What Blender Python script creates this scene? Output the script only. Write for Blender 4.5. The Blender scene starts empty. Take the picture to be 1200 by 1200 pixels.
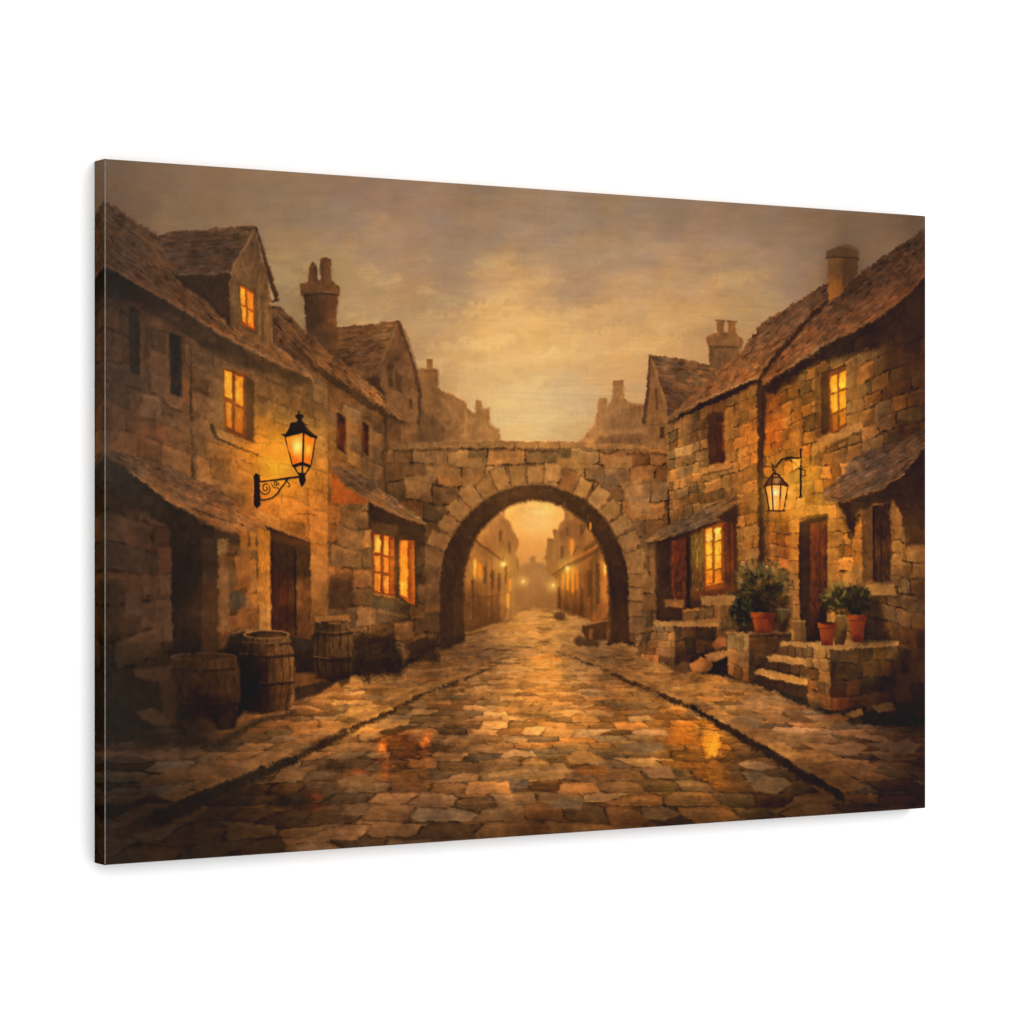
import bpy, math
import numpy as np

# ---------------------------------------------------------------- scene, camera, light, exposure
scene = bpy.context.scene
H = 0.610                      # height of the canvas (m); it is 3:2
W = 1.5*H
T = 0.0358*H                   # depth of the stretcher
CZ = 1.50                      # height of its centre on the wall

cam_d = bpy.data.cameras.new("camera")
cam = bpy.data.objects.new("camera", cam_d); scene.collection.objects.link(cam)
cam.location = (-2.4170*H, -3.7822*H, CZ)
cam.rotation_euler = (math.radians(90), 0, math.radians(-31.80))
cam_d.sensor_width = 36; cam_d.lens = 101.67; cam_d.clip_start = .05; cam_d.clip_end = 200
scene.camera = cam

world = bpy.data.worlds.new("World"); scene.world = world; world.use_nodes = True
bg = world.node_tree.nodes["Background"]
bg.inputs[0].default_value = (1, 1, 1, 1); bg.inputs[1].default_value = 1.17

def area(name, loc, target, size, power):
    d = bpy.data.lights.new(name, 'AREA'); d.shape = 'SQUARE'; d.size = size; d.energy = power
    o = bpy.data.objects.new(name, d); scene.collection.objects.link(o); o.location = loc
    v = np.array(target) - np.array(loc)
    o.rotation_euler = (math.acos(-v[2]/np.linalg.norm(v)), 0, math.atan2(v[1], v[0]) - math.pi/2)
    return o
area("studio_softbox", (2.1, -5.2, 4.2), (0, 0, CZ), 4.2, 125)

vs = scene.view_settings
vs.view_transform = 'Standard'; vs.look = 'None'; vs.exposure = 0; vs.gamma = 1; vs.use_curve_mapping = False
scene.cycles.max_bounces = 4
PRINT_LIGHT = 1.42             # light falling on the picture, for the print densities

VEIL = 0.008                   # sheen of the print coating, taken off the print densities
FOLD = (.20, .19, .18)  # pale grey of the highlight painted along the fold

# ---------------------------------------------------------------- the picture printed on the canvas
# The picture is a flat oil painting.  It is painted here in numpy, stroke by stroke, into the
# colour of the canvas weave (CW x CH threads); coordinates below are sheet coordinates of the
# picture read through the sheet homography Q (corner values SHEET).
CW, CH = 1500, 1000
SHEET = [(123.0, 186.0), (1085.0, 253.0), (1085.0, 947.0), (123.0, 1014.0)]

def homography(src, dst):
    A, b = [], []
    for (x, y), (u, v) in zip(src, dst):
        A.append([x, y, 1, 0, 0, 0, -u*x, -u*y]); b.append(u)
        A.append([0, 0, 0, x, y, 1, -v*x, -v*y]); b.append(v)
    return np.append(np.linalg.solve(np.array(A, float), np.array(b, float)), 1).reshape(3, 3)

def happly(Hm, x, y):
    w = Hm[2, 0]*x + Hm[2, 1]*y + Hm[2, 2]
    return (Hm[0, 0]*x + Hm[0, 1]*y + Hm[0, 2])/w, (Hm[1, 0]*x + Hm[1, 1]*y + Hm[1, 2])/w

TO_TEX = homography(SHEET, [(0, 0), (CW, 0), (CW, CH), (0, CH)])
TO_PIC = np.linalg.inv(TO_TEX)
_jj, _ii = np.meshgrid(np.arange(CW) + .5, np.arange(CH) + .5)
PX, PY = happly(TO_PIC, _jj, _ii)
PX = PX.astype(np.float32); PY = PY.astype(np.float32)

def smooth(t):
    t = np.clip(t, 0, 1); return t*t*(3 - 2*t)

def vnoise(x, y, seed):
    """smooth value noise in -1..1 at any coordinates"""
    r = np.random.RandomState(seed); g = r.rand(256, 256).astype(np.float32)*2 - 1
    xi = np.floor(x); yi = np.floor(y); fx = x - xi; fy = y - yi
    fx = fx*fx*(3 - 2*fx); fy = fy*fy*(3 - 2*fy)
    xi = xi.astype(np.int32); yi = yi.astype(np.int32)
    a = g[yi & 255, xi & 255]; b = g[yi & 255, (xi+1) & 255]
    c = g[(yi+1) & 255, xi & 255]; d = g[(yi+1) & 255, (xi+1) & 255]
    return (a*(1-fx) + b*fx)*(1-fy) + (c*(1-fx) + d*fx)*fy

def fbm(x, y, seed, octv=4, gain=.55):
    s = 0; a = 1; n = 0
    for k in range(octv):
        s = s + a*vnoise(x*2**k + 17*k, y*2**k + 31*k, seed + k); n += a; a *= gain
    return s/n*1.5

def blur(a, s):
    """gaussian blur of an HxW or HxWxC array"""
    n = max(1, int(3*s)); k = np.exp(-.5*(np.arange(-n, n+1)/s)**2); k = (k/k.sum()).astype(np.float32)
    for ax in (0, 1):
        pad = [(0, 0)]*a.ndim; pad[ax] = (n, n)
        p = np.pad(a, pad, mode='edge'); L = a.shape[ax]; o = np.zeros_like(a)
        for i, kk in enumerate(k):
            sl = [slice(None)]*a.ndim; sl[ax] = slice(i, i+L); o += kk*p[tuple(sl)]
        a = o
    return a

# rough brush edges: everything is drawn in slightly wobbling coordinates
N1 = fbm(PX/9, PY/9, 11, 3); N2 = fbm(PX/9, PY/9, 51, 3)
M1 = fbm(PX/2.6, PY/2.6, 91, 2); M2 = fbm(PX/2.6, PY/2.6, 131, 2)
BR = fbm(PX/1.7, PY/6.0, 171, 3)      # upright bristle grain
BH = fbm(PX/7.0, PY/1.5, 211, 3)      # level bristle grain
CL = fbm(PX/22, PY/22, 251, 4)
rng = np.random.RandomState(7)

IMG = np.zeros((CH, CW, 3), np.float32)
TONE = np.array([.995, .952, .985], np.float32)      # pigment balance of the passage being painted

def col(h):
    if isinstance(h, str):
        return np.array([int(h[i:i+2], 16) for i in (0, 2, 4)], np.float32)/255
    return np.array(h, np.float32)

def window(x0, y0, x1, y1, pad):
    us, vs = [], []
    for x in (x0-pad, (x0+x1)/2, x1+pad):
        for y in (y0-pad, y1+pad):
            u, v = happly(TO_TEX, x, y); us.append(u); vs.append(v)
    a, b = int(max(0, min(vs))), int(min(CH, max(vs)+1)); c, d = int(max(0, min(us))), int(min(CW, max(us)+1))
    return (slice(a, max(a, b)), slice(c, max(c, d)))

def coords(w, rough):
    return PX[w] + rough*(.75*N1[w] + .75*M1[w]), PY[w] + rough*(.75*N2[w] + .75*M2[w])

def seg_dist(X, Y, x0, y0, x1, y1):
    dx, dy = x1-x0, y1-y0; L = dx*dx + dy*dy + 1e-9
    t = np.clip(((X-x0)*dx + (Y-y0)*dy)/L, 0, 1)
    return np.hypot(X - x0 - t*dx, Y - y0 - t*dy), t

def poly(pts, soft=1.2, rough=1.0):
    xs = [p[0] for p in pts]; ys = [p[1] for p in pts]
    w = window(min(xs), min(ys), max(xs), max(ys), soft*2 + rough*4 + 2)
    X, Y = coords(w, rough)
    d = np.full(X.shape, 1e9, np.float32); ins = np.zeros(X.shape, bool)
    for (x0, y0), (x1, y1) in zip(pts, pts[1:] + pts[:1]):
        d = np.minimum(d, seg_dist(X, Y, x0, y0, x1, y1)[0])
        if y0 != y1:
            c = ((y0 > Y) != (y1 > Y)) & (X < (x1-x0)*(Y-y0)/(y1-y0) + x0); ins ^= c
    return w, smooth(.5 + np.where(ins, d, -d)/(2*soft))

def field(w, pts, sig):
    if isinstance(pts, (str, np.ndarray)):
        return (col(pts)*TONE)[None, None, :]
    num = 0; den = 1e-12
    X, Y = PX[w], PY[w]
    for x, y, c in pts:
        g = np.exp(-np.sqrt(((X-x)**2 + (Y-y)**2)/(sig*sig) + .02)*1.8)[..., None]
        num = num + g*col(c); den = den + g
    return num/den*TONE

def put(w, m, c, a=1.0):
    m = (m*a)[..., None]; IMG[w] = IMG[w]*(1-m) + m*c

def grain(w, c, up=.06, level=0, mott=.05):
    k = 1 + up*BR[w] + level*BH[w] + mott*CL[w]
    return c*k[..., None]

def shape(pts, c, soft=1.2, rough=1.0, a=1.0, sig=30, up=.07, level=0., mott=.06):
    w, m = poly(pts, soft, rough)
    if m.size: put(w, m, grain(w, field(w, c, sig), up, level, mott), a)

def box(x0, y0, x1, y1, c, soft=.9, rough=.5, a=1.0, sl=0, **k):
    """upright box; sl = how far its right end drops"""
    shape([(x0, y0), (x1, y0+sl), (x1, y1+sl), (x0, y1)], c, soft, rough, a, **k)

def line(pts, wd, c, a=1.0, soft=.7, rough=.5, broken=0):
    if not isinstance(wd, (list, tuple)): wd = [wd]*len(pts)
    xs = [p[0] for p in pts]; ys = [p[1] for p in pts]
    w = window(min(xs), min(ys), max(xs), max(ys), max(wd) + soft*2 + rough*4 + 2)
    X, Y = coords(w, rough)
    if not X.size: return
    m = np.zeros(X.shape, np.float32)
    for i in range(len(pts)-1):
        d, t = seg_dist(X, Y, *pts[i], *pts[i+1])
        r = (wd[i]*(1-t) + wd[i+1]*t)/2
        m = np.maximum(m, smooth(.5 + (r-d)/(2*soft)))
    if broken: m = m*smooth(.5 + (1-broken)*1.3 + 1.1*N1[w] + .4*M2[w] - .6)
    put(w, m, grain(w, field(w, c, 30)), a)

def disc(x, y, rx, ry, c, a=1.0, soft=1.0, rough=.5, **k):
    t = np.linspace(0, 2*math.pi, 17)[:-1]
    shape([(x + rx*math.cos(q), y + ry*math.sin(q)) for q in t], c, soft, rough, a, **k)

def glow(x, y, r, c, a, ry=None):
    ry = ry or r
    w = window(x-3*r, y-3*ry, x+3*r, y+3*ry, 0)
    g = np.exp(-(((PX[w]-x)/r)**2 + ((PY[w]-y)/ry)**2))[..., None]*a
    IMG[w] = IMG[w] + (1 - IMG[w])*g*col(c)

def warm(x, y, r, c, a, ry=None):
    """painted warm light: multiplies what is there towards a hue"""
    ry = ry or r
    w = window(x-3*r, y-3*ry, x+3*r, y+3*ry, 0)
    g = np.exp(-(((PX[w]-x)/r)**2 + ((PY[w]-y)/ry)**2))[..., None]*a
    IMG[w] = IMG[w]*(1 + g*(col(c)*2 - 1))

def tint(x, y, r, m, ry=None):
    """a thin glaze: multiplies a soft patch by a pigment"""
    ry = ry or r
    w = window(x-2.6*r, y-2.6*ry, x+2.6*r, y+2.6*ry, 0)
    g = np.exp(-(((PX[w]-x)/r)**2 + ((PY[w]-y)/ry)**2))[..., None]
    IMG[w] = IMG[w]*(1 + g*(np.array(m, np.float32) - 1))

def hash2(i, j, seed):
    h = (i.astype(np.int64)*73856093) ^ (j.astype(np.int64)*19349663) ^ (seed*83492791)
    h = (h ^ (h >> 13))*1274126177; h = h ^ (h >> 16)
    return (h & 0xffff).astype(np.float32)/65535

def stones(pts, quad, rows, cols, c, seed=1, var=.22, gap=.55, sig=30, soft=1.2, rough=1.0, a=1.0, hue=.5, lip=.12, gw=.09):
    """masonry: quad = the wall's four corners (tl, tr, br, bl), rows x cols blocks on it"""
    w, m = poly(pts, soft, rough)
    if not m.size: return
    Hq = homography(quad, [(0, 0), (1, 0), (1, 1), (0, 1)])
    X, Y = coords(w, 1.35)
    s, t = happly(Hq, X, Y)
    t = t*rows + .22*vnoise(s*cols*.8, t*rows*.6, seed+3)
    r = np.floor(t); fy = t - r
    s = s*cols*(.8 + .5*hash2(r.astype(int), r.astype(int)*0, seed)) + 7*hash2(r.astype(int), r.astype(int)*0, seed+5)
    s = s + .35*vnoise(s*.7, r*3.7, seed+9)
    q = np.floor(s); fx = s - q
    R, Qc = r.astype(int), q.astype(int)
    h1, h2, h3 = hash2(R, Qc, seed), hash2(R, Qc, seed+1), hash2(R, Qc, seed+2)
    base = field(w, c, sig)
    k = 1 + var*(h1*2 - 1)*1.2 + .05*BR[w] + .10*CL[w] + .05*M1[w] + .07*N1[w]
    base = base*k[..., None]
    wm = np.clip((h2 - .5)*2*hue, -1, 1)
    base = base*np.stack([1 + .10*wm, 1 - .02*wm, 1 - .20*wm], -1)
    aspect = 1.6
    ex = np.minimum(fx, 1-fx)*aspect; ey = np.minimum(fy, 1-fy)
    # rounded block corners
    e = np.minimum(ex, ey) - .08*np.exp(-(ex+ey)*9)
    joint = smooth(1 - e/(gw*(1 + .7*N1[w])))*(.12 + .88*smooth(.42 + 1.5*N2[w] + .5*M1[w]))*gap
    light = smooth(1 - np.abs(fy - .16)/.14)*lip*(h3 > .35) - smooth(1 - np.abs(fx - .85)/.2)*lip*.6
    base = base*(1 + light*(1-joint))[..., None]
    base = base*(1 - joint*.72)[..., None]
    put(w, m, base, a)

def courses(pts, p0, p1, n, c, seed=1, a=1.0, soft=1.2, rough=1.3, sig=35, dk=.35, across=5.0):
    """shingled roof: courses run along p0 -> p1"""
    w, m = poly(pts, soft, rough)
    if not m.size: return
    X, Y = coords(w, 1.0)
    dx, dy = p1[0]-p0[0], p1[1]-p0[1]; L = math.hypot(dx, dy); dx /= L; dy /= L
    al = (X-p0[0])*dx + (Y-p0[1])*dy; ac = -(X-p0[0])*dy + (Y-p0[1])*dx
    ac2 = ac/across + .5*vnoise(al/14, ac/9, seed)
    r = np.floor(ac2); f = ac2 - r
    q = np.floor(al/(across*1.5) + 5*hash2(r.astype(int), r.astype(int)*0, seed))
    h = hash2(r.astype(int), q.astype(int), seed+1)
    st = fbm(al/12, ac/2.2, seed+5, 3)
    st2 = smooth(fbm(al/9, ac/2.2, seed+8, 2)*2.2 - .9)
    k = 1 + .10*(h*2-1) + .14*st - dk*smooth((f-.72)/.28)*(.4+.6*smooth(.5+N1[w])) - dk*.8*st2 + .06*CL[w]
    base = field(w, c, sig)*k[..., None]
    wm = (hash2(r.astype(int), q.astype(int), seed+2) - .5)*.8 + .4*vnoise(al/16, ac/5, seed+12)
    base = base*np.stack([1 + .08*wm, 1 - .02*wm, 1 - .16*wm], -1)
    put(w, m, base, a)

def dab(x, y, ln, wd, ang, c, a=.8):
    """one loaded brush mark"""
    w = window(x-ln, y-ln, x+ln, y+ln, 2)
    X = PX[w]-x + .8*M1[w]; Y = PY[w]-y + .8*M2[w]; ca, sa = math.cos(ang), math.sin(ang)
    u = (X*ca + Y*sa)/(ln/2); v = (-X*sa + Y*ca)/(wd/2)
    m = smooth(1.6 - 1.3*(u*u*u*u + v*v) - .25)*(.75 + .25*BH[w])
    put(w, np.clip(m, 0, 1), col(c)*TONE, a)
BRUSHES = 60000
# ---- sky ----------------------------------------------------------------------------------
SKY = [(125,195,'775f45'),(125,225,'705840'),(180,205,'85694b'),(240,200,'8d7151'),(200,245,'8e7250'),(160,240,'7a6146'),
 (300,215,'967a58'),(300,250,'987b58'),(345,235,'967b58'),(250,262,'91744f'),(330,300,'a3875c'),(340,340,'a88a58'),(345,370,'a58250'),
 (400,215,'97795b'),(460,215,'987c60'),(400,260,'a28664'),(450,290,'b19068'),(400,310,'b7955f'),(430,340,'c09b63'),(410,370,'bf985f'),
 (480,300,'ae8d66'),(500,250,'a28768'),(560,225,'967b5b'),(560,270,'a18666'),(520,325,'a78a66'),(540,345,'af8e64'),(490,350,'bf975f'),
 (500,380,'c79f66'),(480,400,'c09863'),(520,410,'c39a62'),(560,370,'dfb26c'),(580,395,'ebbc70'),(600,350,'dcaf6c'),(585,330,'d3a668'),
 (620,230,'9f8563'),(620,280,'ad8f68'),(660,270,'a68c6c'),(690,300,'ae9069'),(640,320,'c9a06a'),(680,340,'b99468'),(620,400,'e6b86c'),
 (660,400,'e8b96c'),(720,400,'dfae68'),(700,370,'d6a96c'),(740,340,'d0a56c'),(740,260,'9c8464'),(700,230,'998060'),(760,300,'b6946a'),
 (790,245,'957c5e'),(820,290,'ab8b65'),(800,330,'c39d69'),(820,360,'cfa468'),(780,380,'d9ab69'),(810,400,'cb9d5e'),(760,410,'d8a762'),
 (860,250,'967c5d'),(860,300,'a88b67'),(900,260,'91775a'),(900,310,'a98a64'),(880,340,'bd9962'),(870,370,'c29a5c'),(860,390,'bb9257'),
 (930,320,'a28462'),(950,290,'94785a'),(960,260,'876d51'),(1010,260,'7d654b'),(1050,262,'745c43'),(1080,262,'6a533b'),(1030,295,'82684c'),
 (960,320,'997b58'),(480,430,'b68f59'),(520,440,'c79c60'),(560,450,'d8a963'),(540,420,'d3a565'),(600,430,'e3b268'),(590,455,'d2a462'),
 (590,480,'dcab62'),(630,450,'dcac66'),(640,470,'cfa062'),(620,500,'dfac60'),(670,440,'d9a966'),(680,470,'c49b65'),(660,500,'c6995c'),
 (700,440,'dba966'),(730,440,'dcaa64'),(745,460,'c89b60'),(600,510,'e0ad62'),(560,490,'dba962')]
w = (slice(0, 460), slice(0, CW))
X0, Y0 = PX.copy(), PY.copy()
PX += 9*fbm(X0/26, Y0/15, 301, 4); PY += 7*fbm(X0/30, Y0/13, 341, 4)
IMG[w] = field(w, SKY, 21)
PX, PY = X0, Y0
cl = fbm(PX/36 + .3*N1, PY/17, 381, 5)[w]; cs = fbm(PX/16, PY/7, 421, 4)[w]; cg = fbm(PX/30, PY/20, 461, 3)[w]
mid = np.exp(-((PX[w]-600)/230)**2 - ((PY[w]-380)/110)**2)
lowc = smooth((PY[w]-250)/90)
cn = fbm(PX/58 + .35*N1 + .01*PY, PY/24 + .004*PX, 393, 5)[w]; cn2 = fbm(PX/24, PY/11, 397, 4)[w]
lit = smooth(cn*1.7 + .5*cn2 - .1)*(.18 + .55*mid)*lowc; shd = smooth(-cn*1.6 - .5*cn2 - .15)*(.30 + .18*mid)
IMG[w] = IMG[w]*(1 - lit[..., None]*.62) + lit[..., None]*.62*col('f3c67e')
IMG[w] = IMG[w]*(1 - shd[..., None]) + shd[..., None]*(IMG[w]*.62 + .38*col('8d7a62'))
IMG[w] *= (1 + (.02 + .02*mid)*cl + .03*cs)[..., None]
IMG[w] *= np.stack([1 + .022*cg, 1 + 0*cg, 1 - .05*cg], -1)
for x, y, L, wd, c, a in [(575,405,40,9,'f0c478',.5),(545,365,40,9,'e6b872',.45),(600,392,60,8,'f0c374',.4),(640,412,50,9,'f0c272',.35),
        (545,350,22,10,'a98a66',.35),(525,332,40,10,'a58868',.35),(660,305,50,14,'a48b6e',.3),(700,352,36,9,'a98a64',.4),(615,332,40,7,'d9ad6c',.4),
        (610,440,46,10,'c09763',.45),(650,462,60,10,'c29a66',.4),(570,432,40,8,'e8b96e',.4),(690,410,60,8,'e9b96e',.3),(775,375,50,9,'deae68',.3),
        (600,475,60,5,'eaba6a',.4),(720,425,60,6,'e2b068',.35),(560,295,30,16,'a8906f',.25),(780,330,40,8,'d3aa70',.3),(430,275,30,12,'a08a70',.25),
        (500,372,50,7,'cfa76c',.4),(480,315,40,8,'b8976e',.3),(590,372,26,6,'eabc72',.4),(580,285,14,12,'968a7a',.25)]:
    X = PX[w]-x + 12*N1[w]; Y = PY[w]-y + 7*N2[w]
    put(w, np.exp(-(X/(L*.5))**2 - (Y/(wd*.6))**2), col(c), a)

# layered cloud banks, warm undersides against greyer tops, climbing to the left
r_ = np.random.RandomState(5)
for x, y, L, wd, c, a in [(500,352,120,16,'a98c6a',.5),(545,372,110,12,'e2b47a',.55),(620,352,90,12,'dcae74',.45),(655,338,80,12,'a98d6b',.45),(585,332,90,10,'cfa472',.4),(640,372,150,12,'efc27e',.5),(560,398,130,14,'f2c684',.6),
        (470,385,90,14,'c79f6a',.4),(520,420,120,10,'d9ab6e',.5),(690,392,140,12,'e8b874',.5),(740,362,90,12,'c39c6a',.45),(600,424,150,10,'f0c07c',.5),(680,432,120,10,'d3a46a',.45),(560,446,120,9,'cf9f66',.45),(620,462,140,9,'e6b372',.5),
        (700,456,80,9,'c69a66',.4),(760,330,90,14,'b8966c',.4),(800,372,90,12,'d0a36a',.4),(430,320,80,16,'ab8d68',.35),(600,300,120,18,'a18869',.4),(700,296,110,16,'a98f6c',.35),(520,290,100,16,'9f8465',.35),(600,488,120,8,'e9b678',.5),(640,410,90,7,'f6cc88',.5)]:
    X = PX[w]-x + 16*N1[w] + 5*M1[w]; Y = PY[w]-y + .12*X + 6*N2[w] + 8*cn[:] + 2*M2[w]
    put(w, np.exp(-(X/(L*.5))**2 - np.where(Y < 0, (Y/(wd*.45))**2, (Y/(wd*.95))**2)), col(c), a*.8)
glow(610,500,95,'efbc70',.30,ry=30); glow(640,470,90,'eebd78',.16,ry=34)
SKYREF = IMG.copy()
TONE = np.array([1.045, .935, .81], np.float32)
IMG[520:] = col('33251a')
# ---- far roofs in the haze above the bridge --------------------------------------------------
shape([(470,425),(480,425),(487,433),(491,431),(513,432),(514,456),(530,462),(544,470),(550,479),(556,484),(556,478),(573,478),(574,497),(584,503),(588,520),(588,530),(470,530)],
      [(490,440,'8a6840'),(500,470,'7d5d3a'),(520,500,'84633e'),(545,490,'916f44'),(570,500,'a37d4b'),(485,520,'6f5234'),(583,515,'b0864e')], 2.2, 1.2)
box(500,420,507,434,'8f6c42',1.2); box(557,469,564,480,'a17a48',1.4); box(497,433,512,436,'7a5a38',1)
shape([(487,480),(500,484),(512,492),(520,520),(487,520)],'5f4830',4,1.5,.75)
shape([(545,478),(548,478),(547,516),(543,516)],'a98250',2,1,.6); box(516,500,521,514,'6d5134',1.5,a=.7)
shape([(672,522),(684,512),(697,496),(700,480),(703,467),(711,467),(712,474),(718,467),(719,447),(730,446),(732,463),(737,471),(748,473),(757,474),(764,520),(764,530)],
      [(700,500,'a9804c'),(720,460,'9a7447'),(725,490,'83674a'),(745,500,'80613f'),(690,515,'b0864f'),(745,475,'8d693f')], 2.4, 1.3)
box(719,445,731,451,'8c683f',1.2); box(703,466,711,472,'a57c4a',1.4)
shape([(700,512),(730,508),(764,508),(764,522),(695,522)],'654a30',2.5,1.5,.6)

# ---- the street seen through the arch -----------------------------------------------------------
shape([(530,570),(730,570),(730,760),(530,760)], [(630,595,'efc069'),(615,610,'f0bf66'),(640,615,'ecb862'),(625,640,'dfa85a'),(630,655,'cf9a55'),
    (620,670,'a8804e'),(630,700,'97703f'),(620,715,'9c7440'),(640,690,'9c7444')], 2, 0, sig=14, up=.0, mott=.02)
disc(622,600,16,3,'f6ca74',.5,2); disc(640,606,12,2,'d9a558',.4,2)
shape([(575,680),(600,668),(610,664),(616,660),(621,660),(622,652),(627,652),(628,659),(636,660),(642,666),(660,670),(660,716),(575,716)],
      [(600,680,'a07848'),(625,675,'9c7648'),(630,705,'8f6a3e'),(650,700,'8c6438'),(600,705,'8a6438')], 2.4, .8, up=.03)
glow(630,610,26,'ffd684',.35,ry=22)
# left row
shape([(530,600),(560,596),(590,592),(591,606),(597,612),(601,622),(607,632),(607,640),(604,648),(608,658),(606,666),(600,680),(598,705),(590,728),(545,742),(530,742)],
      [(560,610,'b5874c'),(580,605,'b3864c'),(598,640,'a57b45'),(560,640,'a37641'),(585,660,'8f6636'),(555,670,'996c38'),(580,700,'8b6032'),
       (555,715,'6e4a29'),(595,700,'98703e'),(575,728,'5d3f24'),(600,715,'80592f'),(570,655,'8c6335')], 1.6, .9, sig=12)
shape([(585,608),(592,608),(602,628),(600,660),(592,660),(586,630)],'8f6b3e',2,1,.5)
line([(551,627),(562,638),(578,649),(586,657)],[3,4,3,2],'6f4d2b',.7,1.4)
shape([(551,632),(580,652),(590,664),(583,664),(550,640)],'7d5a34',1.6,1,.4)
for x in (553,559,569,576,584,592,598): line([(x,655+(x%5)),(x+.5,722)],1.6,'5b3c20',.35,1.2)
for x,y0,y1,c in [(563,612,625,'f08c1e'),(556.5,657,676,'ffa531'),(562,662,675,'e8851f'),(598,680,692,'e89534'),(595.5,697,712,'f0a040')]:
    glow(x,(y0+y1)/2,7,'e0801c',.3,ry=11); line([(x,y0),(x,y1)],[3.4,1.5],c,.95,1.1)
line([(557,660),(557,666)],2.4,'ffc85c',1,.8)
box(545,702,557,730,'5c3e23',1.6,1,.7); box(560,698,585,730,'604023',2,1,.55); disc(594,732,5,4,'4a3019',.8,1.4)
line([(545,745),(570,740),(596,733)],3,'3f2916',.6,1.6)
# right row
shape([(661,588),(662,608),(657,613),(654,622),(651,619),(648,621),(649,632),(642,630),(641,648),(638,652),(640,668),(650,676),(654,712),(665,724),(688,728),(730,745),(730,570),(672,588)],
      [(670,605,'a0763f'),(690,610,'b07c44'),(655,640,'96703f'),(672,640,'9c6a36'),(680,625,'8a5f31'),(700,640,'97642f'),(665,690,'8d5a27'),(690,690,'8a5829'),
       (705,680,'9a6330'),(660,715,'5f4022'),(680,720,'5a3a1f'),(712,700,'a46a33'),(700,720,'85552a')], 1.6, .9, sig=12)
shape([(655,622),(680,600),(690,604),(684,640),(670,654),(660,650)],'785432',3,1.2,.55)
shape([(700,640),(684,650),(684,642),(700,630),(704,636),(703,654),(700,716),(694,716),(690,660)],'58401f',2.5,1,.6)
line([(650,672),(664,660),(680,652),(700,640),(712,636)],[2,3,3,3,3],'c27c35',.6,1.2); line([(652,676),(664,666),(680,657),(700,646)],2.4,'4a2f17',.6,1.1)
for x,y0,y1,wd,c in [(670,634,652,6,'dd9038'),(665,668,690,4.5,'ff9d2a'),(671,666,694,4,'e88a28'),(676,668,690,2,'e38024'),(660,674,690,2.4,'e89234'),(692,612,620,3,'ffa231'),(709,658,674,3.2,'ffb030'),(709,680,700,3,'c47a30')]:
    glow(x,(y0+y1)/2,7,'e0801c',.3,ry=12); line([(x,y0),(x,y1)],[wd,wd*.6],c,.85,1.3)
line([(709,662),(709,670)],2,'ffd873',1,.8)
for x in (656,663,668,674,680,686,692): line([(x,672),(x+1,722)],1.6,'4c3018',.4,1.1)
for x,y,r,c in [(590,661,3.2,'ffdf70'),(665.5,666,2.6,'ffe27c'),(648,686,1.8,'ffd460'),(613,681,1.4,'ffcf60')]:
    glow(x,y,r*4.5,'f09a2c',.55); disc(x,y,r,r*1.15,c,1,1.2); disc(x,y,r*.45,r*.5,'fff3b0',1,1)
line([(590,652),(589,658)],1.2,'6b4723',.7)

glow(628,668,30,'dca255',.16,ry=30)
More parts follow.
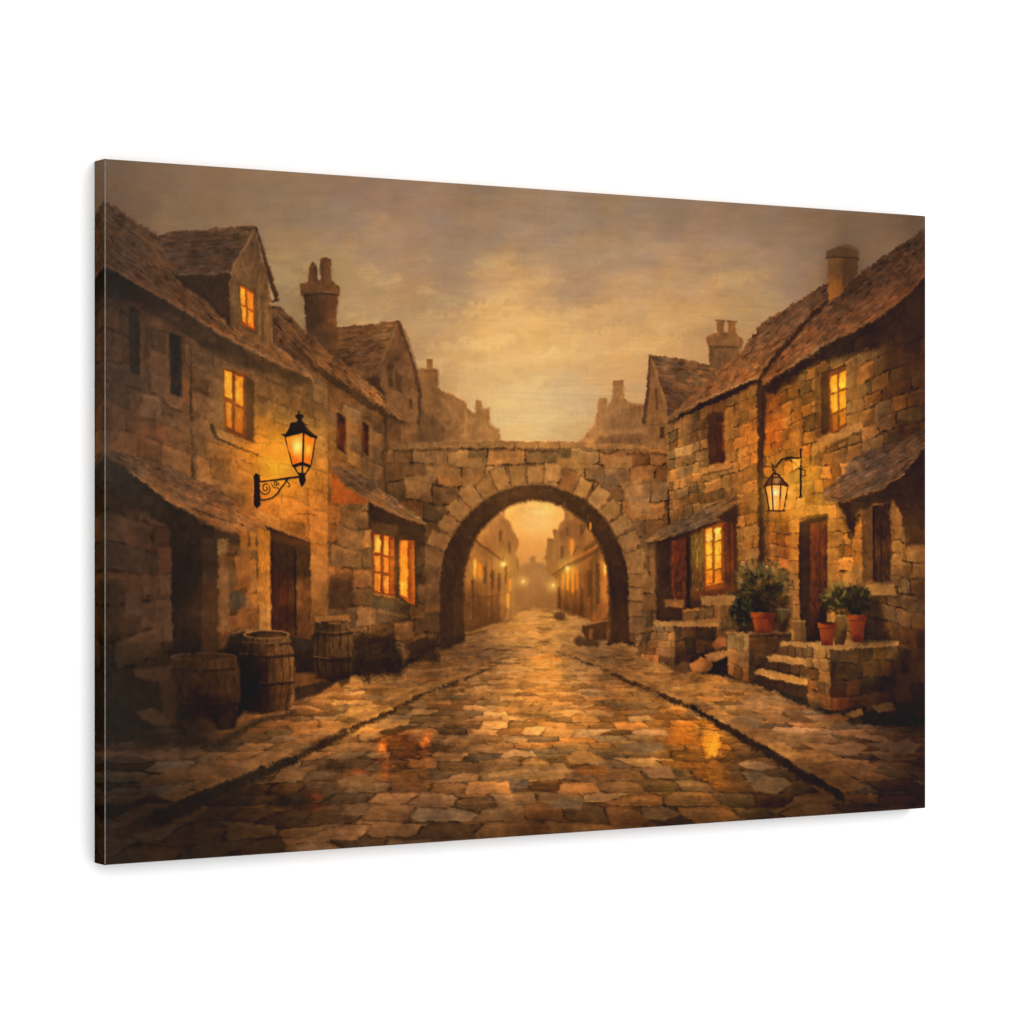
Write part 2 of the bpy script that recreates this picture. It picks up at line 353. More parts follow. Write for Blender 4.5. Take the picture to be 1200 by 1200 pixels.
# ---- ground: wet setts and the two pavements --------------------------------------------------
GND = [(130,1005,'2e2720'),(200,1000,'38291d'),(300,1000,'47321f'),(130,930,'2e2923'),(160,880,'3f3025'),(200,860,'493627'),(220,905,'54402c'),(270,880,'64482e'),
 (300,860,'7a5733'),(160,960,'35291f'),(250,960,'3c2d20'),(300,930,'4a3725'),(350,850,'8a643a'),(380,825,'9a6c38'),(340,825,'7d5632'),(420,830,'c08a44'),(450,800,'916a3b'),
 (470,790,'87623a'),(500,775,'7a5632'),(540,765,'6d4e30'),(560,745,'86623a'),(380,970,'5c4630'),(370,920,'5f4830'),(420,900,'755636'),(450,940,'745638'),
 (480,860,'85633a'),(470,890,'6b4526'),(500,830,'8b683f'),(520,880,'6f5437'),(540,910,'7d6040'),(500,960,'5e4731'),(560,960,'694f34'),(540,840,'977145'),
 (560,800,'a17a4a'),(580,870,'a17848'),(600,900,'9a7446'),(600,780,'b78a4e'),(610,745,'b58a4c'),(625,725,'c89a54'),(600,735,'b9873f'),(640,740,'c4934c'),
 (600,840,'b68748'),(640,800,'c9944a'),(640,780,'cf9644'),(620,810,'bd8a48'),(640,850,'cb974f'),(620,860,'bd8b4c'),(680,850,'bd8b4a'),(670,830,'b88546'),
 (700,800,'977246'),(680,780,'97734a'),(710,830,'9f7340'),(690,870,'b88848'),(740,840,'ab783a'),(740,870,'a77a42'),(780,850,'a06e33'),(760,880,'9d7443'),
 (640,900,'95703f'),(680,920,'845f37'),(640,940,'6d5033'),(700,950,'6f5133'),(760,940,'73532f'),(720,900,'886841'),(780,910,'84622f'),(800,870,'b0702a'),(830,865,'d68f2c'),
 (840,890,'b0742c'),(830,920,'93642e'),(860,900,'7a5c38'),(880,930,'6d522f'),(900,900,'5d462e'),(820,950,'5c442b'),(900,950,'4c3824'),(640,970,'523b25'),(760,965,'4b3722'),
 (700,770,'8a6741'),(740,780,'8d673c'),(760,800,'9e7541'),(800,790,'93693a'),(800,815,'a97a3c'),(830,800,'9e6f36'),(860,820,'a0733c'),(880,800,'94693a'),(850,840,'9a7040'),
 (900,830,'9b7242'),(890,860,'856240'),(930,845,'866341'),(960,830,'6e5034'),(940,880,'8b653c'),(980,860,'7b5b3d'),(1000,890,'75573a'),(1000,840,'6a4d33'),
 (1040,860,'5d4532'),(1040,900,'584333'),(1075,860,'4a3728'),(1075,900,'44332a'),(1000,920,'59422d'),(1050,930,'3a2a1e'),(1080,940,'2d2016'),(960,930,'4c3825'),(1000,945,'38291b'),
 (920,910,'5a442e'),(660,760,'a27c4c'),(620,765,'a98250'),(590,760,'8c6a45'),(570,770,'7a593a')]
gp = [(100,845),(200,850),(300,830),(345,800),(400,795),(470,785),(500,765),(540,752),(600,726),(610,714),(650,714),(690,726),(710,745),(760,765),(800,785),(880,800),(950,830),(1000,850),(1100,850),(1100,1030),(100,1030)]
w, m = poly(gp, 2.5, 2.0)
base = field(w, GND, 17)
X, Y = PX[w] + 1.4*N1[w] + .8*M1[w], PY[w] + .9*N2[w] + .5*M2[w]
vy = np.maximum(Y - 702, 4)
def setts(X, Y, sx, sy, seed, skew=0.):
    """irregular flat stones on the street plane; returns tint, edge distance"""
    vyy = np.maximum(Y - 700, 5)
    gx = (X - 625)/vyy*sx + 40 + skew*(1/vyy)*400; gy = 3000*sy/(vyy + 34)
    gx = gx + .28*vnoise(gx*.7, gy*.7, seed+40); gy = gy + .30*vnoise(gx*.6, gy*.8, seed+41)
    gx = gx + .5*(np.floor(gy) % 2)
    ci, cj = np.floor(gx).astype(int), np.floor(gy).astype(int)
    f1 = np.full(X.shape, 9., np.float32); f2 = f1.copy(); idx = np.zeros(X.shape, np.float32); idy = idx.copy(); cx = idx.copy(); cy = idx.copy()
    for a in (-1, 0, 1):
        for b in (-1, 0, 1):
            i, j = ci+a, cj+b
            px = i + .5 + .36*(hash2(i, j, seed)*2-1); py = j + .5 + .26*(hash2(i, j, seed+1)*2-1)
            dx, dy = np.abs(gx-px), np.abs(gy-py)
            d = np.maximum(dx*.96, dy*1.06)*.75 + .25*np.hypot(dx, dy)
            n = d < f1; f2 = np.where(n, f1, np.minimum(f2, d)); f1 = np.where(n, d, f1)
            idx = np.where(n, i, idx); idy = np.where(n, j, idy); cx = np.where(n, gx-px, cx); cy = np.where(n, gy-py, cy)
    return idx.astype(int), idy.astype(int), f2-f1, cx, cy
i1, j1, e1, cx, cy = setts(X, Y, 4.7, 1.5, 5)
h1, h2, h3 = hash2(i1, j1, 77), hash2(i1, j1, 78), hash2(i1, j1, 79)
near = smooth((Y-760)/110); far = 1 - smooth((Y-725)/70)
amp = .05 + .12*near + .06*(1-far)
k = 1 + amp*(h1*2-1)*1.35 + (.05 + .04*near)*BH[w] + .05*CL[w]
base = base*k[..., None]
wm = (h2*2-1)*(.35 + .65*near)*.7
base = base*np.stack([1 + .07*wm, 1 - .02*wm, 1 - .14*wm], -1)
grey = (h3 > .85)*.28*near; lum = base.mean(-1, keepdims=True)
base = base*(1-grey[..., None]) + grey[..., None]*lum*np.array([1.05, .95, .76])
jt = smooth(1 - e1/(.13*(1 + .6*N1[w] + .3*M1[w])))*(.3 + .7*smooth(.55 + 1.2*N2[w]))*(.22 + .36*near)
base = base*(1 + (smooth(1 - np.abs(cy-.25)/.22) - .5*smooth(1 - np.abs(cy+.3)/.2))[..., None]*.10*near[..., None]*(1-jt[..., None]))
base = base*(1 - .62*jt)[..., None]*np.stack([1 + .0*jt, 1 - .05*jt, 1 - .14*jt], -1)
st = smooth(fbm(X/26, Y/3.6, 501, 3)*1.8 - .3)*(1-near)*.22; sh = smooth(fbm(X/22, Y/3.2, 521, 3)*1.8 - .4)*(1-near*.9)*.28
base = base*(1 - sh)[..., None] + (1-base)*(st[..., None])*col('e8b460')*.5
put(w, m, base)
# pale slabs and the lamplight in the wet road
for pts, c, a in [([(402,837),(412,828),(456,827),(462,832),(445,841),(405,840)],'d09a4c',.95),([(440,852),(448,843),(480,844),(478,849),(455,854)],'b88a4e',.9),
    ([(432,880),(436,872),(450,865),(478,862),(470,868),(450,880)],'7a5f40',.0),([(375,805),(385,803),(402,807),(402,812),(375,812)],'a36c36',.8),
    ([(448,810),(470,806),(500,808),(480,817),(450,816)],'a0753e',.7),([(250,893),(290,888),(330,889),(320,895),(290,900),(255,899)],'80593a',.55),([(325,882),(345,872),(385,860),(405,858),(385,868),(350,880)],'6a4c2f',.0),
    ([(180,905),(240,898),(290,903),(265,915),(220,914)],'6c4e33',.8),([(160,885),(200,876),(240,880),(215,892),(170,891)],'5d4531',.7),
    ([(515,872),(528,863),(572,861),(565,868),(545,874),(520,875)],'a0794a',.8),([(330,903),(372,897),(368,903),(345,913),(322,911)],'7d5d3a',.8),
    ([(395,915),(420,908),(440,911),(432,919),(400,922)],'7f6140',.7),([(402,950),(420,942),(438,946),(430,957),(400,957)],'705740',.7),
    ([(725,873),(745,870),(775,873),(778,880),(750,885),(728,880)],'7f6a4a',.85),([(712,880),(750,876),(752,880),(720,883)],'8f7248',.0),
    ([(752,899),(785,898),(792,912),(762,913)],'94704a',.8),([(662,886),(690,884),(710,890),(700,896),(668,895)],'a9804a',.8),([(675,900),(710,898),(712,908),(680,910)],'8a5a2c',.8),
    ([(605,900),(630,896),(634,908),(608,911)],'9c7a50',.7),([(637,897),(660,894),(668,906),(642,908)],'a07c52',.7),([(595,915),(620,913),(620,925),(598,928)],'56504a',.7),
    ([(642,940),(660,935),(685,937),(680,950),(645,948)],'74634a',.8),([(750,948),(775,945),(800,955),(780,962),(755,960)],'6c5438',.7),
    ([(880,920),(895,910),(920,912),(928,920),(910,932),(885,928)],'755f44',.85),([(846,845),(870,838),(895,842),(888,854),(870,856),(850,852)],'82694c',.85),
    ([(887,866),(900,858),(940,860),(950,870),(925,877),(900,873)],'8f6c42',.85),([(918,890),(945,880),(975,884),(982,892),(955,896),(935,894)],'946b3c',.9),
    ([(952,900),(985,893),(1030,898),(1020,908),(980,912),(960,908)],'7d5a3a',.8),([(970,876),(1000,868),(1018,876),(1005,886),(978,885)],'836346',.8),
    ([(862,825),(880,815),(905,820),(895,832),(872,832)],'9d7750',.7),([(905,855),(935,846),(955,856),(940,866),(915,864)],'7c6044',.0),([(1040,872),(1065,866),(1080,874),(1070,884),(1045,882)],'6b5644',.7),
    ([(800,808),(815,800),(838,802),(835,810),(810,815)],'c08c46',.8),([(790,817),(803,812),(812,816),(800,822)],'c48f48',.7),([(840,806),(860,800),(878,804),(870,812),(845,812)],'a77c48',.7),
    ([(880,828),(905,822),(925,832),(905,838),(885,836)],'9a7450',.0)]:
    if a: shape(pts, c, 1.3, .9, a, up=.0, level=.08)
for x,y,L,h,c,a in [(640,772,40,6,'dd9a40',.7),(620,790,60,4,'d8a052',.5),(640,835,60,5,'d9a252',.5),(655,855,60,9,'d6a256',.55),(600,830,50,4,'c8954e',.4),(610,745,60,5,'d3a050',.5),
    (660,800,50,4,'c99a58',.4),(690,815,60,6,'8f7350',.5),(625,840,34,9,'80633f',.55),(724,826,20,7,'70603f',.8),(748,826,24,8,'77623f',.7),(600,822,26,6,'86653e',.4),
    (660,762,40,3,'ad8757',.4),(560,768,60,4,'74604a',.4),(590,752,50,4,'b88b4c',.5),(650,740,70,3,'dfad5c',.5),(620,731,50,3,'deae60',.6),(635,722,30,2,'c69c60',.6)]:
    dab(x,y,L,h,0,c,a)
for x,y,rx,ry,c,a in [(835,873,9,13,'f2a628',.8),(836,876,6,9,'ffc13a',.75),(834,862,10,3,'f0a83a',.7),(838,885,8,3,'f7b840',.6),(800,858,14,9,'cf7d22',.7),(800,868,18,6,'b86a22',.6),(838,905,12,12,'b9782f',.5),(822,880,4,8,'7f4a1c',.6),(820,860,3,9,'6f4420',.5),
     (447,874,4,9,'d8702a',.8),(447,878,2.4,5,'ff9c48',.85),(452,900,4,14,'a85f2a',.6),(460,868,14,8,'93501f',.5),(478,868,12,12,'6b3a1c',.6),(498,868,4,10,'d07028',.75),(499,866,2,5,'f09048',.7),(497,880,3,6,'a05a2c',.5),
     (420,905,12,4,'8a4a28',.6),(368,935,12,5,'7a3a20',.75),(370,948,14,4,'62301c',.5),(510,876,22,5,'33261a',.6),(535,857,18,4,'3a2b1c',.6),(395,898,16,7,'30241a',.5),(345,938,24,8,'261e17',.6),(485,912,20,6,'74502c',.4)]:
    disc(x,y,rx,ry,c,a*.9,4,3.5)
for y in range(856,892,3): line([(826,y),(846,y+.6)],.9,'8a4f18',.45,.6,1.5,.4)
# kerbs
line([(604,762),(590,771),(570,785),(545,797),(522,806),(500,811),(474,826),(455,837),(432,846),(405,858),(380,872),(340,893)],[1.2,1.6,2,2.6,3,4,4.6,5.6,6,8,9,10],'2f2217',.8,2.2,1.8,.25)
line([(500,807),(474,821),(455,831),(432,840),(403,852),(375,866),(335,887),(300,902)],1.6,'b07c42',.5,1.2,1.8,.35)
line([(345,890),(315,903),(285,915),(250,930),(215,947),(180,962),(140,978)],[10,11,13,15,18,18,14],[(330,897,'28211b'),(250,930,'25201b'),(160,970,'2c231b')],.9,3,2.5)
line([(300,925),(270,945),(240,960)],[16,24,20],'292019',.6,6,2)
line([(402,857),(385,864),(350,880),(330,890)],[2,3,3,3],'5e442a',.6,1.2,2)
line([(654,764),(672,771),(694,780),(715,788),(733,797),(752,806),(775,815),(795,824),(815,832)],[1,1.6,2.4,3,4,4.4,6,7,6],'2c1f14',.8,2,1.8,.25)
line([(720,784),(756,800),(800,816),(845,842),(880,860),(910,878),(950,902)],1.6,'b58448',.5,1.2,1.8,.35)
line([(812,830),(835,845),(850,853),(870,865),(893,878),(915,892),(940,908),(965,920),(982,930),(988,940)],[6,7,7,8,9,10,11,11,9,4],'241a12',.85,2.4,2)
line([(800,819),(826,832),(848,842),(880,860)],1.6,'a27440',.4,1.1,2,.3)

def kerb(pts, side, l0, l1, h0, h1, cols, seed):
    r = np.random.RandomState(seed); P_ = [np.array(q, float) for q in pts]
    seg = [np.linalg.norm(b-a) for a, b in zip(P_, P_[1:])]; tot = sum(seg)
    def at(d):
        for a, b, L in zip(P_, P_[1:], seg):
            if d <= L: return a + (b-a)*d/L
            d -= L
        return P_[-1]
    d = 0
    while d < tot:
        t = d/tot; L = (l0 + (l1-l0)*t)*(.7 + .6*r.rand()); h = (h0 + (h1-h0)*t)*(.8 + .4*r.rand())
        a, b = at(d), at(min(tot, d + L*.93)); k = cols[r.randint(len(cols))]
        ins = side*h*1.9
        shape([(a[0], a[1]), (b[0], b[1]), (b[0]+ins, b[1]-h*.55), (a[0]+ins, a[1]-h*.55)], k, 1.1, 1.2, .62, up=0, level=.08)
        line([(a[0]+ins*.1, a[1]-.3), (b[0]+ins*.1, b[1]-.3)], 1.1 + .5*t, 'c8924c', .30*(1-t*.6), .9, 1, .3)
        d += L
kerb([(590,768),(545,793),(500,808),(455,831),(405,852),(340,884),(250,921),(205,940)], -1, 7, 46, 3, 13, ['8a6438','9a703c','74532f','a87a40','604529'], 3)
kerb([(660,764),(694,777),(733,793),(775,811),(815,828),(850,848),(893,872),(940,900),(990,930)], 1, 7, 44, 3, 13, ['8f683a','a07642','7c5a34','b58546','6b4d30'], 4)
tint(180,950,90,(.74,.74,.76),30); tint(960,915,40,(.86,.84,.80),24)
# ---- far bank right of the passage: stall and rocks --------------------------------------------
shape([(683,733),(700,730),(712,724),(712,750),(690,752),(684,744)],'3a2616',1.6,1.4,.85); line([(686,733),(712,727)],2,'9a6a38',.7); box(691,737,695,750,'8a5a30',1,1,.7); disc(656,722,7,5,'4d351e',.8,1.6)
shape([(672,750),(680,744),(690,750),(705,752),(700,758),(676,756)],'33241a',2,1.5,.7)

# ---- the bridge -----------------------------------------------------------------------------
def arc(cx, cy, rx, ry, a0, a1, n=26):
    return [(cx + rx*math.cos(a0 + (a1-a0)*i/n), cy - ry*math.sin(a0 + (a1-a0)*i/n)) for i in range(n+1)]
outer = arc(626, 686, 110, 119, math.pi, 0); inner = arc(628, 690, 85, 103, 0, math.pi)
BRC = [(470,540,'80603a'),(470,600,'553d26'),(520,540,'8a673c'),(500,560,'7d5c38'),(500,590,'5d442a'),(560,545,'8c693d'),(540,570,'82603a'),(620,535,'8a673d'),(680,540,'96703e'),
       (650,550,'8f6b3c'),(720,540,'876440'),(770,540,'71502f'),(740,570,'7c5c38'),(760,600,'7d5c36'),(770,630,'5e4329'),(745,640,'7a5a36'),(750,700,'7a5a36'),(770,700,'63492c'),(500,650,'5a432b'),(510,700,'5a4129')]
bridge = [(448,522),(520,518),(600,517),(700,519),(783,523),(783,770),(736,750),(736,686)] + outer[::-1] + [(516,700),(516,760),(440,760),(448,640)]
stones(bridge, [(446,524),(783,524),(783,760),(446,760)], 11, 12, BRC, 21, .17, .75, 22, 1.2, 1.6, 1, .5, .12)
for pts,c in [([(474,560),(500,556),(507,570),(498,577),(476,574)],'8f6d42'),([(508,545),(535,540),(538,556),(510,560)],'86653c'),([(540,538),(565,536),(568,548),(545,553)],'94703f'),([(652,536),(692,534),(694,548),(655,550)],'a07942'),
     ([(715,536),(740,534),(741,550),(716,550)],'9c7748'),([(728,565),(752,562),(752,582),(732,583)],'967043'),([(752,562),(775,560),(777,575),(755,577)],'7d5c38'),([(736,585),(762,583),(763,604),(742,606)],'9a774a'),
     ([(700,556),(722,556),(724,572),(706,572)],'6c5840'),([(470,545),(500,543),(500,556),(473,557)],'6f5233'),([(453,532),(468,530),(468,556),(453,556)],'6e5032')]:
    shape(pts, c, 1.4, 1.3, .75)
# voussoirs
rings = 19
for i in range(rings):
    a0 = math.pi*(1 - i/rings) ; a1 = math.pi*(1 - (i+1)/rings); g = .012
    hh = rng.rand(); th = 20 + 6*rng.rand()
    am = (a0+a1)/2; xm, ym = 626 + 122*math.cos(am), 686 - 131*math.sin(am)
    cc = field((slice(0,1), slice(0,1)), '9a7647', 10)[0, 0]
    L = {0:'6a4d30',1:'735434',2:'7d5c38',3:'8a683f',4:'8f6c40',5:'936e40',6:'95703f',7:'9c7642',8:'9a7542',9:'a07a46',10:'a37c47',11:'8b6034',12:'a87f48',13:'ac8550',14:'92703f',15:'9a7748',16:'8e6c42',17:'8a693f',18:'86653d'}[i]
    c = col(L)*(.94 + .12*hh)
    p = [(626 + r[0]*math.cos(q), 686 - r[1]*math.sin(q)) for r, q in (((111,120),a0-g),((111,120),a1+g),((111+th,120+th),a1+g*1.5),((111+th,120+th),a0-g*1.5))]
    shape(p, c, 1.2, 1.5, .95, up=.06)
    line([p[0], p[3]], 1.6, '3f2c1a', .6, 1, 1.4, .3); line([p[3], p[2]], 1.4, '3f2c1a', .45, 1, 1.4, .3)
    line([((p[3][0]+p[0][0])/2+1.5, (p[3][1]+p[0][1])/2), (p[3][0]+2, p[3][1]+1)], 1.2, 'b08a54', .3, 1, 1, .4)
for y0,y1,x1,c in [(652,672,754,'8d6b40'),(674,688,752,'7d5c36'),(690,704,754,'87663c'),(706,722,752,'7c5c38'),(724,742,756,'74563a')]:
    box(737,y0,x1,y1,c,1.1,1.3,.9); line([(737,y1+1),(x1,y1+1)],1.4,'36271a',.6,.9,1.2)
for y0,y1,c in [(640,660,'6d5132'),(664,684,'5d452c'),(688,712,'574029'),(716,740,'4f3a26')]: box(495,y0,515,y1,c,1.3,1.3,.8)
# soffit and jambs
soff = outer + [(737,700),(738,752),(713,757),(713,690)] + inner + [(543,700),(545,752),(516,764),(516,700)]
shape(soff, [(626,575,'4a3420'),(560,600,'38281b'),(540,640,'33241a'),(525,660,'3b2a1b'),(530,740,'38281a'),(690,590,'3c2a1b'),(720,640,'3a281a'),(725,720,'3b2818'),(735,690,'2e2015'),(600,578,'4c3722')], 2.4, 1.3, up=.10)
for i in range(60):
    q = math.pi*rng.rand(); r = .90+.2*rng.rand(); dab(627+106*r*math.cos(q), 686-116*r*math.sin(q), 6+5*rng.rand(), 3, q+1.57, ['6b4c2e','4f3823','2c1f15','7c5c38'][rng.randint(4)], .3)
shape([(543,690),(552,640),(548,640),(530,690),(532,745),(545,745)],'52391f',2,1.5,.4); line([(714,690),(715,750)],3,'6a4424',.4,2)
line(arc(628,690,86,104,.25,math.pi-.5),1.5,'6e4d2b',.5,1,1.2,.3)
# parapet
shape([(448,518),(470,517),(520,518),(600,516),(680,518),(783,521),(783,527),(680,525),(600,524),(448,526)],
      [(460,520,'5e452c'),(480,520,'8a6a42'),(560,520,'8b6a40'),(620,520,'a27a45'),(680,521,'9a7444'),(740,524,'94703f'),(775,525,'7a5a34')],1.1,1.3,level=.08)
line([(450,528),(520,527),(600,527),(690,529),(782,533)],3,'44301d',.75,1.6,2.0,.15)
for x in (476,503,536,560,603,630,655,700,744): line([(x,518),(x+1,525)],1.3,'5a4128',.6,.8,1)
line([(520,516),(545,517),(590,515)],1.4,'b58a50',.5,.9,1.2,.3); line([(690,521),(740,522),(780,525)],1.6,'ab8048',.5,.9,1.2,.3)

# ---- left houses -----------------------------------------------------------------------------
# second gable (behind)
shape([(386,384),(466,376),(494,464),(492,505),(440,480),(380,430)],'513d2a',1.5,1)
courses([(393,385),(420,381),(466,374),(470,380),(448,422),(430,432),(405,430),(392,400)], (395,390),(466,376), 8, [(410,390,'785836'),(450,385,'7e5f3b'),(430,410,'5e442e'),(410,420,'4e3828'),(455,400,'6b5033')], 31, 1, 1.4, 1.4, 20, .25, 5)
shape([(466,380),(448,420),(444,440),(452,478),(474,492),(490,500),(490,462),(480,420)], [(465,395,'6b4e33'),(455,430,'5a422d'),(475,440,'77583a'),(480,470,'80603c'),(462,470,'6b4f33'),(488,490,'745636')],1.3,1.2,up=.1)
line([(466,375),(474,395),(484,425),(494,464)],[3,4,4,3],'4d3827',.9,1.2,1.2); line([(468,374),(478,396),(488,428),(496,462)],1.5,'7d5f3c',.6,1,1.2)
line([(466,378),(456,402),(447,422)],2.4,'80603a',.7,1.2,1)
shape([(453,428),(458,424),(462,432),(470,440),(471,460),(455,452)],'4a3624',1.4,1,.85); line([(461,432),(462,456)],2,'806040',.5,1,.8); box(479,467,483,479,'493422',1,1,.8)
shape([(392,425),(420,440),(445,442),(452,470),(440,470),(410,446),(395,436)],'382a20',3,1.6,.85); shape([(412,430),(430,436),(446,424),(446,432),(432,444),(412,440)],'6f5235',1.5,1.2,.6)
shape([(446,480),(474,490),(490,498),(490,519),(446,519)],[(455,505,'5e442b'),(480,505,'7a5b38')],1.6,1,1); box(456,494,470,516,'4c3622',1.6,1,.5)
# chimney
shape([(356,340),(396,342),(394,372),(396,395),(394,412),(380,408),(358,388)], [(362,360,'4f3a2a'),(385,360,'6a482f'),(392,375,'8a5a35'),(362,380,'4f3b2b'),(380,400,'513b29'),(390,400,'60432c')],1.3,1.2,up=.03,sig=12)
shape([(351,332),(364,328),(388,328),(399,336),(397,345),(385,341),(352,344)], [(356,336,'6a4a30'),(380,334,'6b492e'),(395,338,'7c5735')],1.1,1.1,sig=10)
line([(354,346),(385,343),(396,346)],2.2,'35271c',.7,1,1)
shape([(360,330),(362,310),(366,306),(371,309),(373,330)],[(363,320,'6b4b2f'),(371,320,'50392a')],1.1,1,sig=5); shape([(375,330),(375,303),(381,300),(388,303),(388,330)],[(377,315,'5c4230'),(386,315,'7c5634')],1.1,1,sig=5)
for y in (352,360,369,378,387): line([(358,y),(394,y+1)],1.1,'3e2d20',.4,.8,1.4,.5)
# roof of the second house
courses([(340,372),(357,390),(395,418),(440,455),(474,489),(470,493),(425,468),(382,440),(366,424),(340,400)], (340,372),(474,492), 6, [(350,385,'7c5937'),(380,420,'8a6038'),(400,430,'7d5834'),(440,465,'84603a'),(465,488,'7c5b38'),(395,415,'5f452e'),(360,400,'6b4d32')], 37, 1, 1.3, 1.5, 18, .35, 4)
# wall of the second house
WB = [(375,460,'5e452c'),(395,460,'5f4730'),(400,480,'80603a'),(385,520,'8f6937'),(410,520,'8a673c'),(440,500,'6f5233'),(440,560,'6f5435'),(460,580,'5d4630'),(480,530,'5c442b'),(420,550,'80603a'),(390,540,'8b6538'),(460,500,'5b442c'),(476,600,'4f3b28')]
stones([(368,430),(384,442),(425,470),(452,484),(452,620),(384,600)], [(370,436),(486,500),(486,640),(370,600)], 9, 5, WB, 41, .10, .35, 20, 1.4, 1.3)
line([(372,432),(400,452),(425,468),(452,484),(474,496)],[6,9,9,7,3],'33251a',.75,3,2)
line([(384,446),(384,604)],[2,3],'4a3622',.6,1.4,1.2); line([(376,442),(376,600)],5,'5c442b',.35,2,1.2)
line([(451,486),(452,610)],5,'3a2a1c',.6,2.4,1.5)
for x0,x1,y0,y1 in [(394.5,405,483,532),(424.5,431.5,493,535)]:
    shape([(x0-1,y0-3),(x1+4,y0+3),(x1+5,y1+2),(x0+2,y1+2)],'9b7443',1.5,1.2,.5)
    shape([(x0,y0),(x1,y0+6),(x1,y1),(x0,y1-7)],'36221a',1,.9,1)
    shape([(x0+2,y0+9),(x1-1,y0+14),(x1-1,y1-4),(x0+3,y1-10)],'6b3517',1.6,1.4,.7)
for x,y0,y1 in [(396.5,500,528),(404,505,530),(426,500,528)]: line([(x,y0),(x,y1)],1.4,'c8742a',.6,1,1,.3)
line([(405.5,488),(406,530)],1.4,'a77a40',.5)
# pent roof of the second house and its shop front
shape([(388,546),(400,556),(430,580),(432,592),(388,590)],[(392,565,'aa5f28'),(405,575,'b3622a'),(425,588,'8a4e24'),(392,550,'6b4428')],2.2,1.3,sig=12)
courses([(386,545),(400,546),(430,560),(468,588),(498,612),(500,616),(482,612),(445,595),(405,570)], (388,546),(498,614), 6, [(400,553,'6b513a'),(430,568,'5e4c3b'),(460,590,'67503a'),(485,604,'80603c'),(440,588,'8f6438'),(470,604,'8e683f')], 43, 1, 1.2, 1.3, 14, .28, 4)
line([(408,571),(440,590),(470,605),(498,614)],2.6,'94693a',.65,1,1.4,.2)
PL = [(395,610,'94693a'),(420,610,'8a6338'),(420,640,'8a6436'),(395,650,'8a6238'),(390,690,'7a5732'),(405,700,'5b402b'),(425,700,'7d5a35'),(440,730,'7d5c38'),(460,740,'6e5033'),(400,740,'54402a'),(470,740,'6a4c2e'),(490,700,'523b26'),(395,760,'4b3725'),(480,600,'3a2a1c'),(490,640,'4a3624')]
stones([(384,592),(432,590),(436,600),(498,617),(498,770),(384,775)], [(384,590),(498,605),(498,765),(384,790)], 8, 5, PL, 47, .16, .5, 16, 1.4, 1.5)
shape([(433,590),(445,596),(498,617),(498,640),(436,628)],[(445,605,'33251a'),(480,625,'3b2a1c')],2,1.2,.95)
line([(433,592),(434,618)],4,'2b1f16',.8,1.6,1.3)
shape([(434,610),(466,616),(468,700),(436,696)],'5b4028',1.6,1,.8)
shape([(462,625),(488,630),(489,714),(464,700)],'3f2d1e',1.6,1,.9)
shape([(437,624),(462,629),(462,699),(438,694)],'7a3716',1,.7,1)
for x0,x1,y0,y1,c in [(438.8,445.5,626,647,'f7a53a'),(438.8,445.5,651,669,'e8832a'),(438.8,445.5,672,693,'e88a30'),(449.5,455,628,650,'ef9236'),(449.5,455,653,671,'df7a28'),(449.5,455,675,695,'e98a34'),(457,461,632,652,'b65a22'),(457,461,655,695,'a34c1c')]:
    box(x0,y0,x1,y1,c,.9,.8,.95,.5,up=.12)
disc(442.5,637,2.6,9,'ffd45c',.9,2); disc(473,668,2.6,26,'ffb648',.7,2.5); disc(452,638,1.6,5,'ffbc50',.7,2); disc(442,660,2,5,'f7a23a',.6,2); disc(452,684,2,5,'ffb04c',.6,2)
shape([(467,632),(485,634),(486,710),(480,708),(468,698)],'a8521f',1,.8,.95); shape([(469,633),(477,634),(477,701),(469,697)],[(472,645,'f08a30'),(472,670,'ef8a34'),(471,690,'ffa83c')],1,.8,.95,sig=10); line([(479,636),(480,707)],1.6,'6d3415',.8,.8,.6)
line([(471,684),(471,696)],2.2,'ffc45a',.9,1); line([(484,640),(485,705)],2.4,'c0682a',.7,1)
line([(437,696),(462,700)],2,'c8803a',.6,.9,1.4,.2); glow(450,660,20,'c8701c',.14,ry=34)
shape([(432,700),(462,703),(466,714),(436,712)],'5c5038',1.8,1.4,.6); line([(434,716),(474,722)],2.4,'8e6a3c',.5,1.3,1.6)
line([(433,716),(434,745)],2,'9a7140',.5,1,1)
shape([(386,676),(412,678),(416,700),(405,716),(386,712)],'4c3424',3,1.5,.8)
# dark growth at the foot of the walls
shape([(412,752),(420,742),(432,746),(446,742),(462,750),(470,765),(474,785),(465,792),(440,793),(430,797),(416,790)],'2c2118',6,4.5,.85,up=.1)
shape([(476,752),(500,744),(512,752),(514,775),(480,778)],'2a1f16',5,2.5,.85)
for i in range(70):
    x, y = 418+54*rng.rand(), 745+44*rng.rand(); q = rng.rand()*6.3; line([(x,y),(x+4*math.cos(q),y-4*abs(math.sin(q)))],.9,['57401f','4a3820','32271a','1c1610'][rng.randint(4)],.45,.6)
line([(470,740),(474,788)],4,'6a4c2c',.4,2.4)

